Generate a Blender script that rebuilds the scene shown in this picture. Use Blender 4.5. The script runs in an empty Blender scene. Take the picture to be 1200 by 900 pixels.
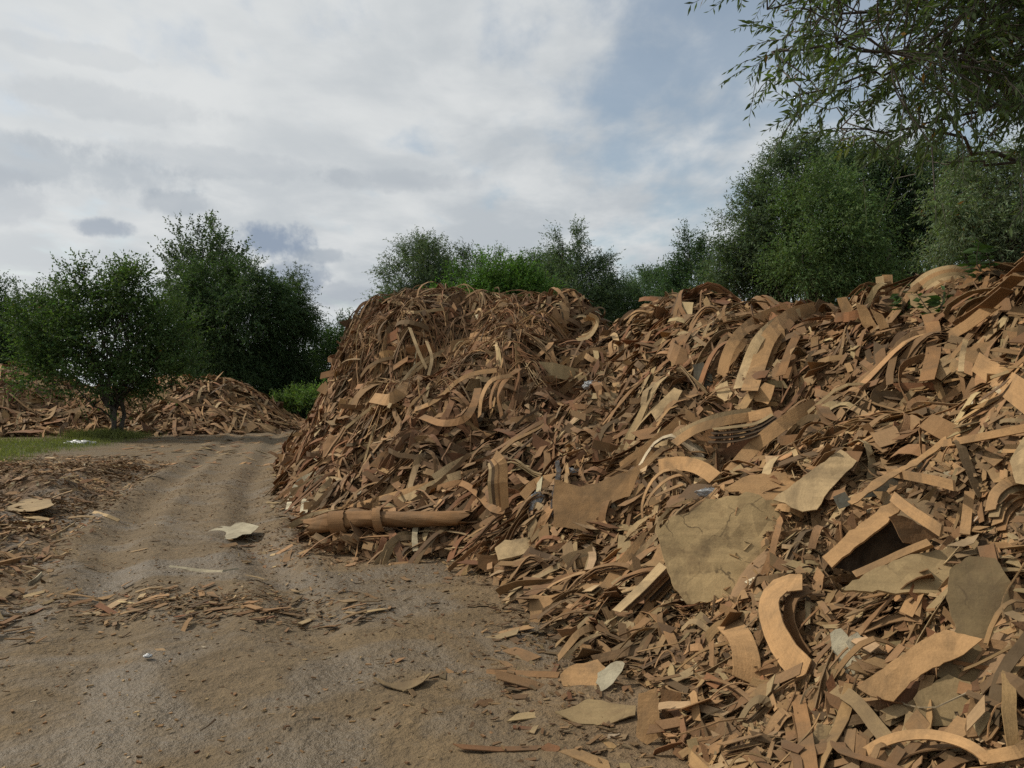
import bpy, math
import numpy as np
from mathutils import Vector
from mathutils.geometry import delaunay_2d_cdt

rng = np.random.default_rng(11)
F, CX, HY, EYE = 924.0, 600.0, 455.0, 1.6        # focal length (px of the 1200 px photograph), principal column, horizon row, eye height
scene = bpy.context.scene
col = scene.collection

# ------------------------------------------------------------------ basics
def U(a, b, n=None): return rng.uniform(a, b, n)
def nrm(v):
    v = np.asarray(v, float)
    return v / np.maximum(np.linalg.norm(v, axis=-1, keepdims=True), 1e-9)
_tab = np.random.default_rng(5).random((256, 256))
def vnoise(x, y):
    x = np.asarray(x, float); y = np.asarray(y, float)
    xi = np.floor(x).astype(int); yi = np.floor(y).astype(int)
    fx = x - xi; fy = y - yi
    fx = fx*fx*(3-2*fx); fy = fy*fy*(3-2*fy)
    g = lambda a, b: _tab[a & 255, b & 255]
    return (g(xi, yi)*(1-fx)+g(xi+1, yi)*fx)*(1-fy)+(g(xi, yi+1)*(1-fx)+g(xi+1, yi+1)*fx)*fy
def fbm(x, y, o=4):
    s = 0; a = .5; t = 0
    for k in range(o):
        s = s + a*(vnoise(x*2**k+17.3*k, y*2**k-9.1*k)-.5); t += a; a *= .5
    return s/t*2
def ray(px, py):
    return np.stack([(np.asarray(px, float)-CX)/F, np.ones_like(np.asarray(px, float)), -(np.asarray(py, float)-HY)/F], -1)
CAM = np.array([0, 0, EYE])
def pix(P):
    P = np.asarray(P, float)
    Y = np.maximum(P[..., 1], .05)
    return np.stack([CX+F*P[..., 0]/Y, HY-F*(P[..., 2]-EYE)/Y], -1)
def at(px, py, Y): return CAM + ray(px, py)*Y

def smooth(a, b, x):
    t = np.clip((x-a)/(b-a), 0, 1); return t*t*(3-2*t)

# ------------------------------------------------------------------ ground height and the two heaps as real height fields
TRK = np.array([[-.9, 1.0], [-1.1, 3.3], [-2.0, 5.5], [-3.3, 8.2], [-4.9, 13], [-7.0, 21], [-10.2, 33], [-13.5, 48]])
def track_off(x, y):
    cx = np.interp(y, TRK[:, 1], TRK[:, 0]); sl = np.interp(y, TRK[:, 1], np.gradient(TRK[:, 0], TRK[:, 1]))
    return (x-cx)/np.sqrt(1+sl*sl)
def ground(x, y):
    o = track_off(x, y)
    z = .035*fbm(x*.5, y*.5, 3) + .022*fbm(x*2.1+9, y*2.1, 4)*smooth(40, 10, y)
    nf = smooth(3.6, 8, y)*.6+.2
    z = z - nf*(.075*np.exp(-((o-.55)/.17)**2) + .07*np.exp(-((o+.75)/.18)**2))
    z = z + nf*(.04*np.exp(-((o-.2)/.17)**2) + .03*np.exp(-((o-.92)/.14)**2) + .055*np.exp(-((o+1.12)/.15)**2) + .03*np.exp(-((o+.42)/.13)**2))*(.5+.9*vnoise(x*1.1, y*.6))
    lf = smooth(-1.1, -2.2, o)*smooth(3.4, 5.0, y)*smooth(19, 12, y)          # bank of trampled scraps beside the track
    z = z + lf*(.17+.24*fbm(x*.9, y*.9+4, 4)+.07*fbm(x*4, y*4, 2))
    return z

CTRL = [(770,905,3.28),(690,832,3.92),(655,782,4.52),(600,700,6.03),(560,668,6.94),(480,655,7.39),(400,652,7.5),(355,618,9.07),(340,598,10.3),(333,570,12.4),(338,535,14.2),
 (352,560,11.8),(365,520,13.3),(378,478,14.3),
 (400,600,9.5),(400,540,11),(400,480,12.5),(400,425,13.4),(412,394,14.2),
 (450,600,8.8),(450,540,10),(450,480,11.2),(450,420,12.5),(450,372,14.6),
 (550,640,7.6),(550,590,8.2),(550,540,9),(550,480,10.2),(550,420,11.8),(550,374,14),
 (650,680,6.1),(650,620,6.8),(650,560,7.6),(650,500,8.8),(650,430,10.5),(650,362,13.3),(695,368,12.8),
 (720,760,4.7),(720,680,5.5),(720,600,6.4),(720,520,7.7),(720,440,9.6),(722,396,11.8),
 (800,800,4.1),(800,720,4.7),(800,640,5.3),(800,560,6.2),(800,480,7.4),(800,410,9),(800,365,11.5),
 (880,890,3.2),(880,800,3.8),(880,700,4.4),(880,600,5.1),(880,500,6.4),(880,420,8),(880,371,10),
 (960,880,3.0),(960,780,3.5),(960,680,4.0),(960,580,4.8),(960,480,6.0),(960,400,7.5),(960,370,9),
 (1050,880,2.8),(1050,760,3.3),(1050,640,3.9),(1050,540,4.7),(1050,450,5.8),(1050,385,7.2),(1050,364,8),
 (1130,880,2.6),(1130,760,3.0),(1130,640,3.5),(1130,540,4.1),(1130,450,5),(1130,395,5.6),(1130,350,7),
 (1200,880,2.45),(1200,760,2.8),(1200,640,3.2),(1200,540,3.7),(1200,440,4.3),(1200,365,4.9),(1200,310,5.4),
 (1320,880,2.3),(1320,640,2.9),(1320,440,3.9),(1320,290,4.9),(1500,640,2.6),(1500,300,4.4)]
cp = np.array([at(a, b, c) for a, b, c in CTRL])
back = []
for a, b, c in [(412,394,14.2),(450,372,14.6),(550,374,14),(650,362,13.3),(695,368,12.8),(722,396,11.8),(800,365,11.5),(880,371,10),(960,370,9),(1050,364,8),(1130,350,7),(1200,310,5.4),(1320,290,4.9)]:
    p = at(a, b, c); d = nrm(np.array([p[0], p[1], 0]))
    back += [[p[0]+d[0]*.9, p[1]+d[1]*.9, p[2]-.12], [p[0]+d[0]*2.6, p[1]+d[1]*2.6, p[2]-1.2], [p[0]+d[0]*5, p[1]+d[1]*5, -.2]]
out = [(.1, 2.2, -.3), (-.6, 3.8, -.25), (-.9, 5.4, -.25), (-1.2, 6.4, -.25), (-2.6, 6.8, -.25), (-3.25, 9.4, -.25), (-3.95, 12.2, -.25), (-4.45, 14.3, -.25), (-4.9, 16.6, -.3), (-4, 19.5, -.3), (.8, 1.4, -.1), (2.6, .9, .2)]
cp = np.vstack([cp, back, out])
def tps_fit(p, reg=.02):
    n = len(p); d = np.linalg.norm(p[:, None, :2]-p[None, :, :2], axis=-1)
    K = np.where(d > 0, d*d*np.log(d+1e-12), 0) + reg*np.eye(n)
    Q = np.c_[np.ones(n), p[:, :2]]
    A = np.block([[K, Q], [Q.T, np.zeros((3, 3))]])
    return np.linalg.solve(A, np.r_[p[:, 2], 0, 0, 0])
W = tps_fit(cp)
def tps(x, y):
    o = W[-3]+W[-2]*x+W[-1]*y
    for (a, b, c), w in zip(cp, W[:-3]):
        r2 = (x-a)**2+(y-b)**2; o = o + w*.5*r2*np.log(r2+1e-12)
    return o
GX0, GX1, GY0, GY1, GS = -7.0, 9.5, .8, 20.5, .05
gx = np.arange(GX0, GX1, GS); gy = np.arange(GY0, GY1, GS)
MX, MY = np.meshgrid(gx, gy)
HB = tps(MX, MY)
amp = smooth(0, .5, HB)
lump = fbm(MX*1.25, MY*1.25, 3)
HB = HB + amp*smooth(5.5, 8.5, MY)*(.30*fbm(MX*.85+3, MY*.7+1, 2) + .24*np.abs(fbm(MX*1.9+9, MY*1.6, 2))-.08)
HB = HB + amp*(.20*lump + .17*np.abs(fbm(MX*2.3+40, MY*2.3, 3)) - .07 + .05*fbm(MX*6, MY*6, 2))
HB0 = HB.copy()
def H(x, y, G=None):
    HB = globals()['HB'] if G is None else G
    fx = np.clip((np.asarray(x, float)-GX0)/GS, 0, len(gx)-1.001); fy = np.clip((np.asarray(y, float)-GY0)/GS, 0, len(gy)-1.001)
    i = fx.astype(int); j = fy.astype(int); a = fx-i; b = fy-j
    return (HB[j, i]*(1-a)+HB[j, i+1]*a)*(1-b)+(HB[j+1, i]*(1-a)+HB[j+1, i+1]*a)*b
LM = [(-12.0, 31.5, 1.9, 2.1, 2.4), (-13.4, 31.6, 1.95, 1.5, 2.2), (-13.9, 31, 1.3, 2.2, 2.2), (-16.2, 30.8, 1.6, 2.6, 2.2), (-19.4, 30.5, 2.35, 2.9, 3.0), (-24, 31, 2.2, 3.5, 3.2), (-10.4, 31.0, .5, 1.4, 2.0)]
def HL(x, y):
    z = np.zeros_like(np.asarray(x, float))-.18
    for a, b, h, sx, sy in LM:
        z = np.maximum(z, (h+.18)*np.exp(-(np.abs((x-a)/sx)**2.2+np.abs((y-b)/sy)**2.2)*.55)-.18)
    return z + smooth(0, .5, z)*.18*fbm(x*1.1+3, y*1.1, 3)
def top(x, y): return np.maximum(np.maximum(ground(x, y), np.where((y < GY1-.2) & (x > GX0+.1), H(x, y), -9)), HL(x, y))
def normal_of(f, x, y, e=.12):
    return nrm(np.stack([-(f(x+e, y)-f(x-e, y))/(2*e), -(f(x, y+e)-f(x, y-e))/(2*e), np.ones_like(x)], -1))
def hit(px, py, f=None):
    f = f or top0
    """where the line of sight of a photograph pixel meets the heaps or the ground"""
    px = np.atleast_1d(np.asarray(px, float)); py = np.atleast_1d(np.asarray(py, float))
    d = ray(px, py); ts = np.concatenate([np.arange(1.6, 18, .02), np.arange(18, 60, .08)])
    best = np.full(len(px), 60.0); done = np.zeros(len(px), bool)
    for k in range(0, len(ts), 64):
        t = ts[k:k+64]
        P = CAM + d[:, None, :]*t[None, :, None]
        below = P[..., 2] < f(P[..., 0], P[..., 1])
        anyb = below.any(1) & ~done
        best[anyb] = t[np.argmax(below[anyb], 1)]; done |= anyb
        if done.all(): break
    return CAM + d*best[:, None]

# hollows between the big pieces
def top0(x, y): return np.maximum(np.maximum(ground(x, y), np.where((y < GY1-.2) & (x > GX0+.1), H(x, y, HB0), -9)), HL(x, y))
for px, py, dp, rd in ((1040,632,.5,.26),(868,522,.5,.36),(790,590,.32,.2),(520,632,.35,.3),(580,470,.5,.4),(1168,368,.6,.4),(690,388,.5,.4),(740,592,.35,.24),(962,592,.25,.16),(1138,560,.4,.2),(628,545,.35,.28),(440,522,.45,.4),(500,440,.5,.45),(735,690,.22,.14),(930,455,.35,.3),(1000,610,.2,.14),(670,440,.45,.4),(545,520,.3,.3),(1080,760,.2,.12),(820,700,.2,.14)):
    p = hit([px], [py], top0)[0]
    HB = HB - dp*np.exp(-((MX-p[0])**2+(MY-p[1])**2)/rd**2)*amp

# ------------------------------------------------------------------ materials
def new_mat(name):
    m = bpy.data.materials.new(name); m.use_nodes = True
    nt = m.node_tree; nt.nodes.clear()
    return m, nt
class N:
    def __init__(s, nt): s.nt = nt
    def n(s, t, **k):
        nd = s.nt.nodes.new(t)
        ins = k.pop('ins', {})
        for a, v in k.items(): setattr(nd, a, v)
        for a, v in ins.items():
            if isinstance(v, bpy.types.NodeSocket): s.nt.links.new(v, nd.inputs[a])
            else: nd.inputs[a].default_value = v
        return nd
    def math(s, op, a, b=None, c=None, clamp=False):
        nd = s.n('ShaderNodeMath', operation=op, use_clamp=clamp)
        for i, v in enumerate((a, b, c)):
            if v is None: continue
            if isinstance(v, bpy.types.NodeSocket): s.nt.links.new(v, nd.inputs[i])
            else: nd.inputs[i].default_value = v
        return nd.outputs[0]
    def mix(s, fac, a, b, blend='MIX'):
        nd = s.n('ShaderNodeMix', data_type='RGBA', blend_type=blend)
        for i, v in ((0, fac), (6, a), (7, b)):
            if isinstance(v, bpy.types.NodeSocket): s.nt.links.new(v, nd.inputs[i])
            else: nd.inputs[i].default_value = v if i == 0 else (*v, 1) if len(v) == 3 else v
        return nd.outputs[2]
    def ramp(s, fac, stops):
        nd = s.n('ShaderNodeValToRGB'); e = nd.color_ramp.elements
        while len(e) < len(stops): e.new(.5)
        for q, (p, c) in zip(e, stops): q.position = p; q.color = (*c, 1) if len(c) == 3 else c
        s.nt.links.new(fac, nd.inputs[0]); return nd.outputs[0]
    def noise(s, vec, scale, detail=4, rough=.55, dist=0):
        nd = s.n('ShaderNodeTexNoise', ins={'Scale': scale, 'Detail': detail, 'Roughness': rough, 'Distortion': dist})
        if vec is not None: s.nt.links.new(vec, nd.inputs['Vector'])
        return nd.outputs[0]
def vmul(g, vec, xyz):
    nd = g.n('ShaderNodeVectorMath', operation='MULTIPLY'); g.nt.links.new(vec, nd.inputs[0]); nd.inputs[1].default_value = xyz
    return nd.outputs[0]

def fibre_mat(name, rough=.86, stain=.62, bump=.35, cracks=False):
    m, nt = new_mat(name); g = N(nt)
    tint = g.n('ShaderNodeAttribute', attribute_name='tint').outputs['Color']
    uv = g.n('ShaderNodeAttribute', attribute_name='fuv').outputs['Vector']
    pos = g.n('ShaderNodeNewGeometry').outputs['Position']
    streak = g.noise(vmul(g, uv, (6, 90, 1)), 1.0, 5, .6)
    blot = g.noise(pos, 5.5, 5, .65, .4)
    fine = g.noise(pos, 85, 3, .6)
    k = g.math('ADD', g.math('MULTIPLY', streak, .45), g.math('MULTIPLY', blot, .75))
    k = g.math('ADD', k, g.math('MULTIPLY', fine, .4))
    k = g.math('ADD', k, .22)
    c = g.mix(1.0, tint, g.n('ShaderNodeCombineColor', ins={0: k, 1: k, 2: k}).outputs[0], 'MULTIPLY')
    st = g.ramp(g.noise(pos, 2.3, 6, .7, .8), [(.46, (0, 0, 0)), (.66, (1, 1, 1))])
    dirt = g.math('MULTIPLY', st, stain)
    c = g.mix(dirt, c, (.115, .078, .042))
    if cracks:
        wv = g.n('ShaderNodeVectorMath', operation='ADD', ins={0: pos}); nt.links.new(vmul(g, g.n('ShaderNodeTexNoise', ins={'Vector': pos, 'Scale': 7.0, 'Detail': 5.0}).outputs['Color'], (.22, .22, .22)), wv.inputs[1])
        vo = g.n('ShaderNodeTexVoronoi', feature='DISTANCE_TO_EDGE', ins={'Scale': 3.2, 'Vector': wv.outputs[0]}).outputs[0]
        ck = g.n('ShaderNodeMapRange', ins={0: vo, 1: .004, 2: .022, 3: 1, 4: 0}).outputs[0]
        ck = g.math('MULTIPLY', ck, g.ramp(g.noise(pos, 4.0, 3, .5), [(.45, (0, 0, 0)), (.6, (1, 1, 1))]))
        c = g.mix(g.math('MULTIPLY', ck, .75), c, (.07, .045, .025))
        mud = g.ramp(g.noise(pos, 6.5, 7, .72, .6), [(.5, (0, 0, 0)), (.62, (1, 1, 1))])
        c = g.mix(g.math('MULTIPLY', mud, .35), c, (.20, .125, .06))
    b = g.n('ShaderNodeBump', ins={'Strength': bump, 'Distance': .006})
    nt.links.new(g.math('ADD', g.math('MULTIPLY', streak, .7), fine), b.inputs['Height'])
    p = g.n('ShaderNodeBsdfPrincipled', ins={'Base Color': c, 'Roughness': rough, 'Normal': b.outputs[0], 'Specular IOR Level': .3})
    o = g.n('ShaderNodeOutputMaterial'); nt.links.new(p.outputs[0], o.inputs[0])
    return m
FIB = fibre_mat('fibreboard')
WEATHERED = fibre_mat('weathered_board', .92, .75, .2, True)

def leaf_mat(name, trans=.38, gloss=.62):
    m, nt = new_mat(name); g = N(nt)
    tint = g.n('ShaderNodeAttribute', attribute_name='tint').outputs['Color']
    p = g.n('ShaderNodeBsdfPrincipled', ins={'Base Color': tint, 'Roughness': gloss, 'Specular IOR Level': .14})
    t = g.n('ShaderNodeBsdfTranslucent', ins={'Color': g.mix(1, tint, (1.1, 1.25, .5), 'MULTIPLY')})
    x = g.n('ShaderNodeMixShader', ins={0: trans}); nt.links.new(p.outputs[0], x.inputs[1]); nt.links.new(t.outputs[0], x.inputs[2])
    o = g.n('ShaderNodeOutputMaterial'); nt.links.new(x.outputs[0], o.inputs[0])
    return m
LEAF = leaf_mat('leaf')

def bark_mat():
    m, nt = new_mat('bark'); g = N(nt)
    pos = g.n('ShaderNodeNewGeometry').outputs['Position']
    n1 = g.noise(vmul(g, pos, (14, 14, 3)), 1.5, 5, .6)
    c = g.ramp(n1, [(.3, (.03, .024, .017)), (.7, (.1, .082, .06))])
    b = g.n('ShaderNodeBump', ins={'Strength': .7, 'Distance': .02, 'Height': n1})
    p = g.n('ShaderNodeBsdfPrincipled', ins={'Base Color': c, 'Roughness': .9, 'Normal': b.outputs[0]})
    o = g.n('ShaderNodeOutputMaterial'); nt.links.new(p.outputs[0], o.inputs[0]); return m
BARK = bark_mat()

def ground_mat():
    m, nt = new_mat('muddy_ground'); g = N(nt)
    tint = g.n('ShaderNodeAttribute', attribute_name='tint').outputs['Color']
    wet = g.n('ShaderNodeAttribute', attribute_name='wet').outputs['Fac']
    pos = g.n('ShaderNodeNewGeometry').outputs['Position']
    a = g.noise(pos, 1.1, 6, .62, .5); b = g.noise(pos, 7, 5, .65); c = g.noise(pos, 38, 4, .7); d = g.noise(pos, 130, 2, .6)
    k = g.math('ADD', g.math('MULTIPLY', a, .8), g.math('MULTIPLY', b, .75))
    k = g.math('ADD', k, g.math('MULTIPLY', c, .85)); k = g.math('ADD', k, g.math('MULTIPLY', d, .3)); k = g.math('SUBTRACT', k, .38)
    colr = g.mix(1, tint, g.n('ShaderNodeCombineColor', ins={0: k, 1: k, 2: k}).outputs[0], 'MULTIPLY')
    gm = g.ramp(g.noise(pos, .9, 5, .6, .9), [(.46, (0, 0, 0)), (.60, (1, 1, 1))])
    colr = g.mix(g.math('MULTIPLY', gm, .7), colr, g.mix(c, (.112, .082, .048), (.175, .134, .082)))
    sp = g.ramp(g.noise(pos, 55, 2, .5), [(.64, (0, 0, 0)), (.70, (1, 1, 1))])
    colr = g.mix(g.math('MULTIPLY', sp, .55), colr, (.24, .15, .075))
    dk = g.ramp(g.noise(pos, 31, 3, .6), [(.30, (1, 1, 1)), (.40, (0, 0, 0))])
    colr = g.mix(g.math('MULTIPLY', dk, .5), colr, (.035, .026, .017))
    vr = g.n('ShaderNodeTexVoronoi', feature='F1', ins={'Scale': 26, 'Randomness': 1}); nt.links.new(pos, vr.inputs['Vector'])
    h = g.math('ADD', g.math('MULTIPLY', b, 1.3), g.math('MULTIPLY', c, .38)); h = g.math('ADD', h, g.math('MULTIPLY', vr.outputs[0], .12)); h = g.math('ADD', h, g.math('MULTIPLY', d, .12))
    bp = g.n('ShaderNodeBump', ins={'Strength': .75, 'Distance': .06, 'Height': h})
    r = g.math('SUBTRACT', .92, g.math('MULTIPLY', g.math('MULTIPLY', gm, .45), wet))
    p = g.n('ShaderNodeBsdfPrincipled', ins={'Base Color': colr, 'Roughness': r, 'Normal': bp.outputs[0], 'Specular IOR Level': .4})
    o = g.n('ShaderNodeOutputMaterial'); nt.links.new(p.outputs[0], o.inputs[0]); return m
GRD = ground_mat()

def film_mat():
    m, nt = new_mat('plastic_film'); g = N(nt)
    pos = g.n('ShaderNodeNewGeometry').outputs['Position']
    n1 = g.noise(pos, 30, 4, .6)
    c = g.ramp(n1, [(.35, (.22, .22, .21)), (.65, (.50, .50, .48))])
    p = g.n('ShaderNodeBsdfPrincipled', ins={'Base Color': c, 'Roughness': .42, 'Transmission Weight': .15, 'IOR': 1.3})
    o = g.n('ShaderNodeOutputMaterial'); nt.links.new(p.outputs[0], o.inputs[0]); return m
FILM = film_mat()

# ------------------------------------------------------------------ mesh output
def raw_mesh(name, V, faces, tint=None, fuv=None, mat=None, smooth_sh=False, extra=None):
    """faces: list of (n, k) int arrays, all of k corners"""
    me = bpy.data.meshes.new(name)
    V = np.asarray(V, np.float32).reshape(-1, 3)
    faces = [np.asarray(f, np.int32) for f in faces if len(f)]
    me.vertices.add(len(V)); me.vertices.foreach_set('co', V.ravel())
    loops = np.concatenate([f.ravel() for f in faces])
    tot = np.concatenate([np.full(len(f), f.shape[1], np.int32) for f in faces])
    st = np.r_[0, np.cumsum(tot)[:-1]].astype(np.int32)
    me.loops.add(len(loops)); me.loops.foreach_set('vertex_index', loops)
    me.polygons.add(len(tot)); me.polygons.foreach_set('loop_start', st); me.polygons.foreach_set('loop_total', tot)
    me.polygons.foreach_set('use_smooth', np.full(len(tot), bool(smooth_sh)))
    me.update(calc_edges=True)
    if tint is not None:
        a = me.attributes.new('tint', 'FLOAT_COLOR', 'POINT')
        t = np.ones((len(V), 4), np.float32); t[:, :3] = np.broadcast_to(np.asarray(tint, np.float32), (len(V), 3))
        a.data.foreach_set('color', t.ravel())
    if fuv is not None:
        a = me.attributes.new('fuv', 'FLOAT_VECTOR', 'POINT'); a.data.foreach_set('vector', np.asarray(fuv, np.float32).ravel())
    if extra is not None:
        a = me.attributes.new(extra[0], 'FLOAT', 'POINT'); a.data.foreach_set('value', np.asarray(extra[1], np.float32))
    if mat: me.materials.append(mat)
    return me
def link(name, me, parent=None, loc=(0, 0, 0)):
    o = bpy.data.objects.new(name, me); col.objects.link(o); o.location = loc
    if parent is not None: o.parent = parent
    return o
def tag(o, label=None, cat=None, group=None, kind=None):
    if label: o['label'] = label
    if cat: o['category'] = cat
    if group: o['group'] = group
    if kind: o['kind'] = kind
    return o
def empty(name, loc):
    o = bpy.data.objects.new(name, None); col.objects.link(o); o.location = loc; o.empty_display_size = .3; return o

# ------------------------------------------------------------------ ribbons: boards, strips, strands and chips are all swept rectangles
_tmpl = {}
def ribbon_faces(n):
    if n not in _tmpl:
        f = [(3, 2, 1, 0)]
        for i in range(n-1):
            for k in range(4):
                a, b = i*4+k, i*4+(k+1) % 4
                f.append((a, b, b+4, a+4))
        f.append(tuple(4*(n-1)+k for k in range(4)))
        _tmpl[n] = np.array(f, np.int32)
    return _tmpl[n]
def ribbons(P, S, Tn, torn=.0, skew=.0):
    """P centre line (B,n,3), S half-width vectors, Tn half-thickness vectors -> verts (B,n*4,3), uv"""
    B, n, _ = P.shape
    w = 1 + torn*rng.uniform(-1, .5, (B, n, 2, 1))
    V = np.empty((B, n, 4, 3))
    V[:, :, 0] = P-S*w[:, :, 0]+Tn; V[:, :, 1] = P+S*w[:, :, 1]+Tn; V[:, :, 2] = P+S*w[:, :, 1]-Tn; V[:, :, 3] = P-S*w[:, :, 0]-Tn
    if np.any(skew):
        for e, nb in ((0, 1), (n-1, n-2)):
            t = P[:, e]-P[:, nb]
            hw = np.linalg.norm(S[:, e], axis=-1, keepdims=True)
            k = rng.uniform(-1, 1, (B, 1))*skew*hw
            t = nrm(t)*np.minimum(np.abs(k), .45*np.linalg.norm(t, axis=-1, keepdims=True))*np.sign(k)
            V[:, e, 0] -= t; V[:, e, 3] -= t; V[:, e, 1] += t; V[:, e, 2] += t
    L = np.concatenate([np.zeros((B, 1)), np.cumsum(np.linalg.norm(np.diff(P, axis=1), axis=-1), 1)], 1)
    hw = np.linalg.norm(S, axis=-1)
    uv = np.zeros((B, n, 4, 3)); o = rng.uniform(0, 60, (B, 1, 1))
    uv[..., 0] = L[:, :, None]+o
    uv[..., 1] = np.stack([-hw, hw, hw, -hw], -1)+o; uv[..., 2] = 0
    return V.reshape(B, n*4, 3), uv.reshape(B, n*4, 3)

PAL = {'tan': (.365, .212, .100), 'brown': (.240, .127, .056), 'reddish': (.205, .086, .038), 'pale': (.455, .320, .178), 'grey-beige': (.325, .228, .120),
       'dark-brown': (.100, .060, .031), 'cream': (.60, .52, .38), 'grey': (.150, .138, .110)}
PAL = {k: (v[0]*1.02, v[1]*1.01, v[2]*.91) for k, v in PAL.items()}
HUES = list(PAL); HARR = np.array([PAL[k] for k in HUES])
def pick_hue(n, zone):
    pr = {'right': (.37, .30, .04, .14, .05, .085, .005, 0), 'left': (.20, .30, .32, .07, .01, .115, .005, 0), 'mid': (.29, .31, .17, .11, .02, .095, .005, 0), 'litter': (.34, .22, .08, .17, .10, .08, .01, 0)}[zone]
    pr = np.array(pr); pr /= pr.sum()
    return rng.choice(len(HUES), n, p=pr)
DUST = np.array([.240, .142, .064])
def tint_of(h, dust=.65):
    k = rng.uniform(0, dust, (len(h), 1))
    return (HARR[h]*(1-k)+DUST*k)*rng.uniform(.64, 1.06, (len(h), 1))*rng.uniform(.96, 1.04, (len(h), 3))

POOL = []      # dicts: V (B,m,3), uv, n, hue, tint, L, Wd, shape, mid normals
def pool(P, S, T, hue, L, Wd, shape, thick, torn=.12, skew=.5, place='heap'):
    skew = skew*1.5; n_ = P.shape[1]
    if n_ >= 5:
        wob = rng.normal(0, 1, P.shape); wob[:, 1:-1] = (wob[:, :-2]+wob[:, 1:-1]+wob[:, 2:])/3
        P = P + wob*(np.broadcast_to(np.asarray(L, float), (len(P),))*.014)[:, None, None]; torn = max(torn, .16)
    V, uv = ribbons(P, S, T*np.asarray(thick).reshape(-1, 1, 1)*.5, torn, skew)
    B = len(V)
    POOL.append(dict(V=V, uv=uv, n=P.shape[1], P=P, S=S, hue=hue, tint=tint_of(hue)*(1+.32*fbm(P[:, 0, 0]*.75, P[:, 0, 1]*.75, 3))[:, None]*(1.15 if place == 'far' else 1)*(rng.uniform(.55, 1.05, (B, 1)) if place == 'ground' and np.mean(L) < .12 else 1), L=np.broadcast_to(L, (B,)), W=np.broadcast_to(Wd, (B,)), shape=np.broadcast_to(shape, (B,)), place=place))
def perp(t, n):
    s = nrm(np.cross(n, t)); return s, nrm(np.cross(t, s))

def zone_of(x, y):
    p = pix(np.stack([x, y, np.maximum(H(x, y), 0)], -1))
    z = np.where((p[:, 0] < 700) & (y > 7.6), 'left', np.where(y > 6.2, 'mid', 'right'))
    return z, p
def sample_heap(n, ymin, ymax, zmin=.02, patch=0.):
    """points on the large heap, facing the track side; denser where the heap is close"""
    xs, ys = [], []
    tot = 0; n = int(n*1.16)
    while tot < n:
        m = n*6
        y = U(ymin, ymax, m); x = U(-6, 8.5, m)
        z = H(x, y); g = ground(x, y)
        p = pix(np.stack([x, y, z], -1))
        ok = (z > g+zmin) & (p[:, 0] > -60) & (p[:, 0] < 1560)
        # skip most of the far side of the crest
        N_ = normal_of(H, x, y, .2); v = nrm(np.stack([-x, -y, EYE-z], -1)); f = (N_*v).sum(-1)
        ok &= (f > -.12) | (rng.random(m) < .25)
        if patch: ok &= rng.random(m) < 1-patch*smooth(.12, -.12, fbm(x*.85+5, y*.85+50, 4))        # matted patches where the crumbs show
        xs.append(x[ok]); ys.append(y[ok]); tot += ok.sum()
    x = np.concatenate(xs)[:n]; y = np.concatenate(ys)[:n]
    return x, y

def hues_for(x, y):
    z, _ = zone_of(x, y); h = np.zeros(len(x), int)
    for k in ('left', 'mid', 'right'):
        q = z == k; h[q] = pick_hue(q.sum(), k)
    return h

def flat_pieces(x, y, L, Wd, tilt, thick, n=2, bend=.0, f=H, hue=None, lift=(0, .07), shape='flat', torn=.15, skew=.7, place='heap', stack=1, align=None):
    """chips and boards lying on a height field, tilted at random; stack > 1 lays them in parallel piles"""
    B = len(x)
    c = np.stack([x, y, f(x, y)], -1)
    N_ = normal_of(f, x, y)
    fld = np.stack([fbm(x*1.7+60, y*1.7, 3), fbm(x*1.7, y*1.7+80, 3), fbm(x*1.7+30, y*1.7+30, 3)], -1)     # neighbours slid down together and lean alike
    up = nrm(N_ + tilt*(.75*rng.normal(0, 1, (B, 3))+1.6*fld))
    up[up[:, 2] < 0] *= -1
    a = 2*np.pi*1.6*fbm(x*.9+11, y*.9, 2)+rng.normal(0, .75, B)+np.pi*rng.integers(0, 2, B)
    if align is not None: a = align
    t = np.stack([np.cos(a), np.sin(a), np.zeros(B)], -1); t = nrm(t-up*(t*up).sum(-1, keepdims=True))
    hue = hues_for(x, y) if hue is None else hue
    for k in range(stack):
        cc = c + N_*U(*lift, B)[:, None] + (up*.011*k*U(.7, 1.6, B)[:, None])
        tt = nrm(t+rng.normal(0, .10 if stack > 1 else 0, (B, 3))*(k > 0))
        s, u = perp(tt, up)
        q = np.linspace(-.5, .5, n)
        kk = bend*rng.normal(0, 1, (B, 1, 1))
        Lk = L*U(.75, 1.1, B) if stack > 1 else L
        sh = (rng.normal(0, .12, (B, 1, 1))*L[:, None, None] if stack > 1 else 0)
        P = cc[:, None] + tt[:, None]*(q[None, :, None]*Lk[:, None, None]+sh) + u[:, None]*(kk*Lk[:, None, None]*(.25-q[None, :, None]**2))
        S = np.repeat((s*(Wd*.5)[:, None])[:, None], n, 1)
        T = np.repeat(u[:, None], n, 1)
        pool(P, S, T, hue, Lk, Wd, shape, np.full(B, thick)*U(.7, 1.4, B), torn, skew, place)

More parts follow.
